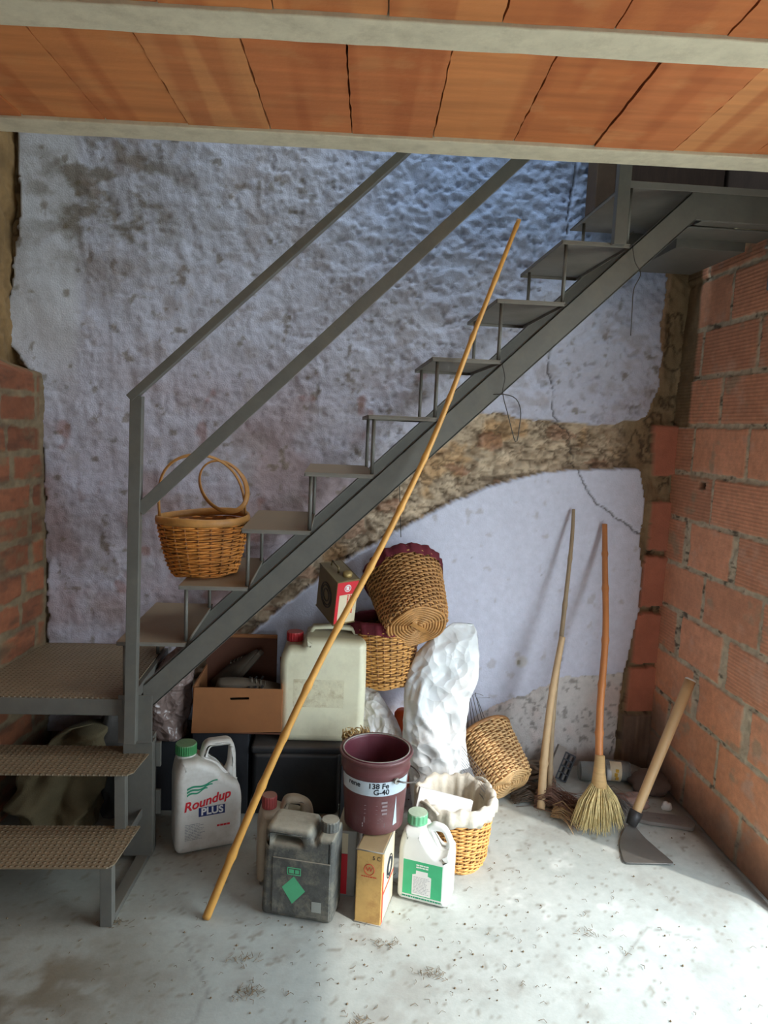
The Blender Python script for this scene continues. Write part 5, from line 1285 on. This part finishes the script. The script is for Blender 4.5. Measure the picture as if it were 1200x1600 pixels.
lumpo('rag', 'pinkish grey dusty rag on the floor behind the hoe handle', 'rag', (1.315, 2.800, 0), 0.075, 0.045, 0.035, mk('pink_rag', (156, 128, 118), 0.95, bump=0.5), 3)
lumpo('paper_scrap', 'small crumpled white scrap against the foot of the brick wall', 'paper', (1.455, 2.770, 0.0), 0.022, 0.018, 0.022, M_LBL, 9)
lumpo('rubble_lump', 'dark dusty lump of rubble in the corner where the walls meet', 'rubble', (1.45, 2.93, 0), 0.085, 0.08, 0.06, mk('dark_rubble', (98, 82, 74), 0.95, bump=0.5), 14)
# twigs behind the tipped basket
M_TWIG = mk('grey_twig', (92, 84, 78), 0.8)
for k in range(7):
    x = 0.60+0.02*k; b = MB()
    b.tube([(x, 2.935, 0.0), (x+0.01, 2.98, 0.22), (x+0.01-0.01*k, 3.045, 0.37+0.012*(k % 3)), (x-0.055+0.012*k, 3.075, 0.42-0.01*k)], [0.002, 0.002, 0.0015, 0.0012], 5)
    o = b.build('twig', M_TWIG, smooth=True, M=T(-x, -2.935, 0)); o.location = (x, 2.935, 0)
    tag(o, 'thin grey twig sticking up behind the tipped basket', 'twig', 'twigs behind the tipped basket')
# grey metal lamp cover at the top of the right wall
t = thing('metal_cover', 'grey metal cover hanging high on the right brick wall', 'cover', (1.545, 2.50, 2.20), (0, 0, 0))
b = MB(); b.box(-0.035, 0.005, -0.05, 0.03, -0.10, 0.05); b.build('cover', mk('grey_metal_cover', (130, 132, 130), 0.5, metal=0.2), t, bevel=0.01)
b = MB(); b.box(-0.045, 0.005, -0.06, 0.045, 0.05, 0.062); b.build('rim', mk('pale_rim', (176, 172, 160), 0.5), t, bevel=0.003)

# ------------------------------------------------------------------ litter on the floor
b = MB(); rg = random.Random(77)
for k in range(520):
    x = rg.uniform(-1.15, 1.45); y = 1.45+1.5*rg.random()**1.1
    if rg.random() < 0.5: x = rg.gauss(0.3, 0.5); y = rg.gauss(1.95, 0.28)
    if not (-1.2 < x < 1.45 and 1.3 < y < 2.95): continue
    a = rg.uniform(0, PI); z = 0.0035
    if rg.random() < 0.6:
        L_ = rg.uniform(0.005, 0.022); b.tube([(x, y, z), (x+L_*math.cos(a)*0.5, y+L_*math.sin(a)*0.5, z+0.003), (x+L_*math.cos(a+0.6), y+L_*math.sin(a+0.6), z)], rg.uniform(0.0005, 0.0011), 4)
    else:
        r_ = rg.uniform(0.0015, 0.0045); b.add([(x-r_, y, z-0.002), (x+r_, y, z-0.002), (x, y+r_, z-0.002), (x, y-r_, z-0.002), (x, y, z+r_*0.7)], [(0, 2, 4), (2, 1, 4), (1, 3, 4), (3, 0, 4)])
for (cx_, cy_, nn) in ((-0.18, 1.80, 40), (0.33, 1.86, 40), (-0.22, 1.92, 30), (0.85, 2.02, 20), (-0.62, 2.08, 30), (0.20, 1.98, 30), (0.12, 1.70, 30)):
    for k in range(nn):
        x = rg.gauss(cx_, 0.02); y = rg.gauss(cy_, 0.012); a = rg.uniform(0, PI); L_ = rg.uniform(0.006, 0.02)
        b.tube([(x, y, 0.004), (x+L_*math.cos(a), y+L_*math.sin(a), 0.006)], 0.0008, 4)
o = b.build('floor_litter', mk('litter', (112, 94, 70), 0.9, var=0.3), smooth=False, fix=False)
tag(o, 'scattered bits of straw, twigs and crumbs on the concrete floor', 'litter', kind='stuff')
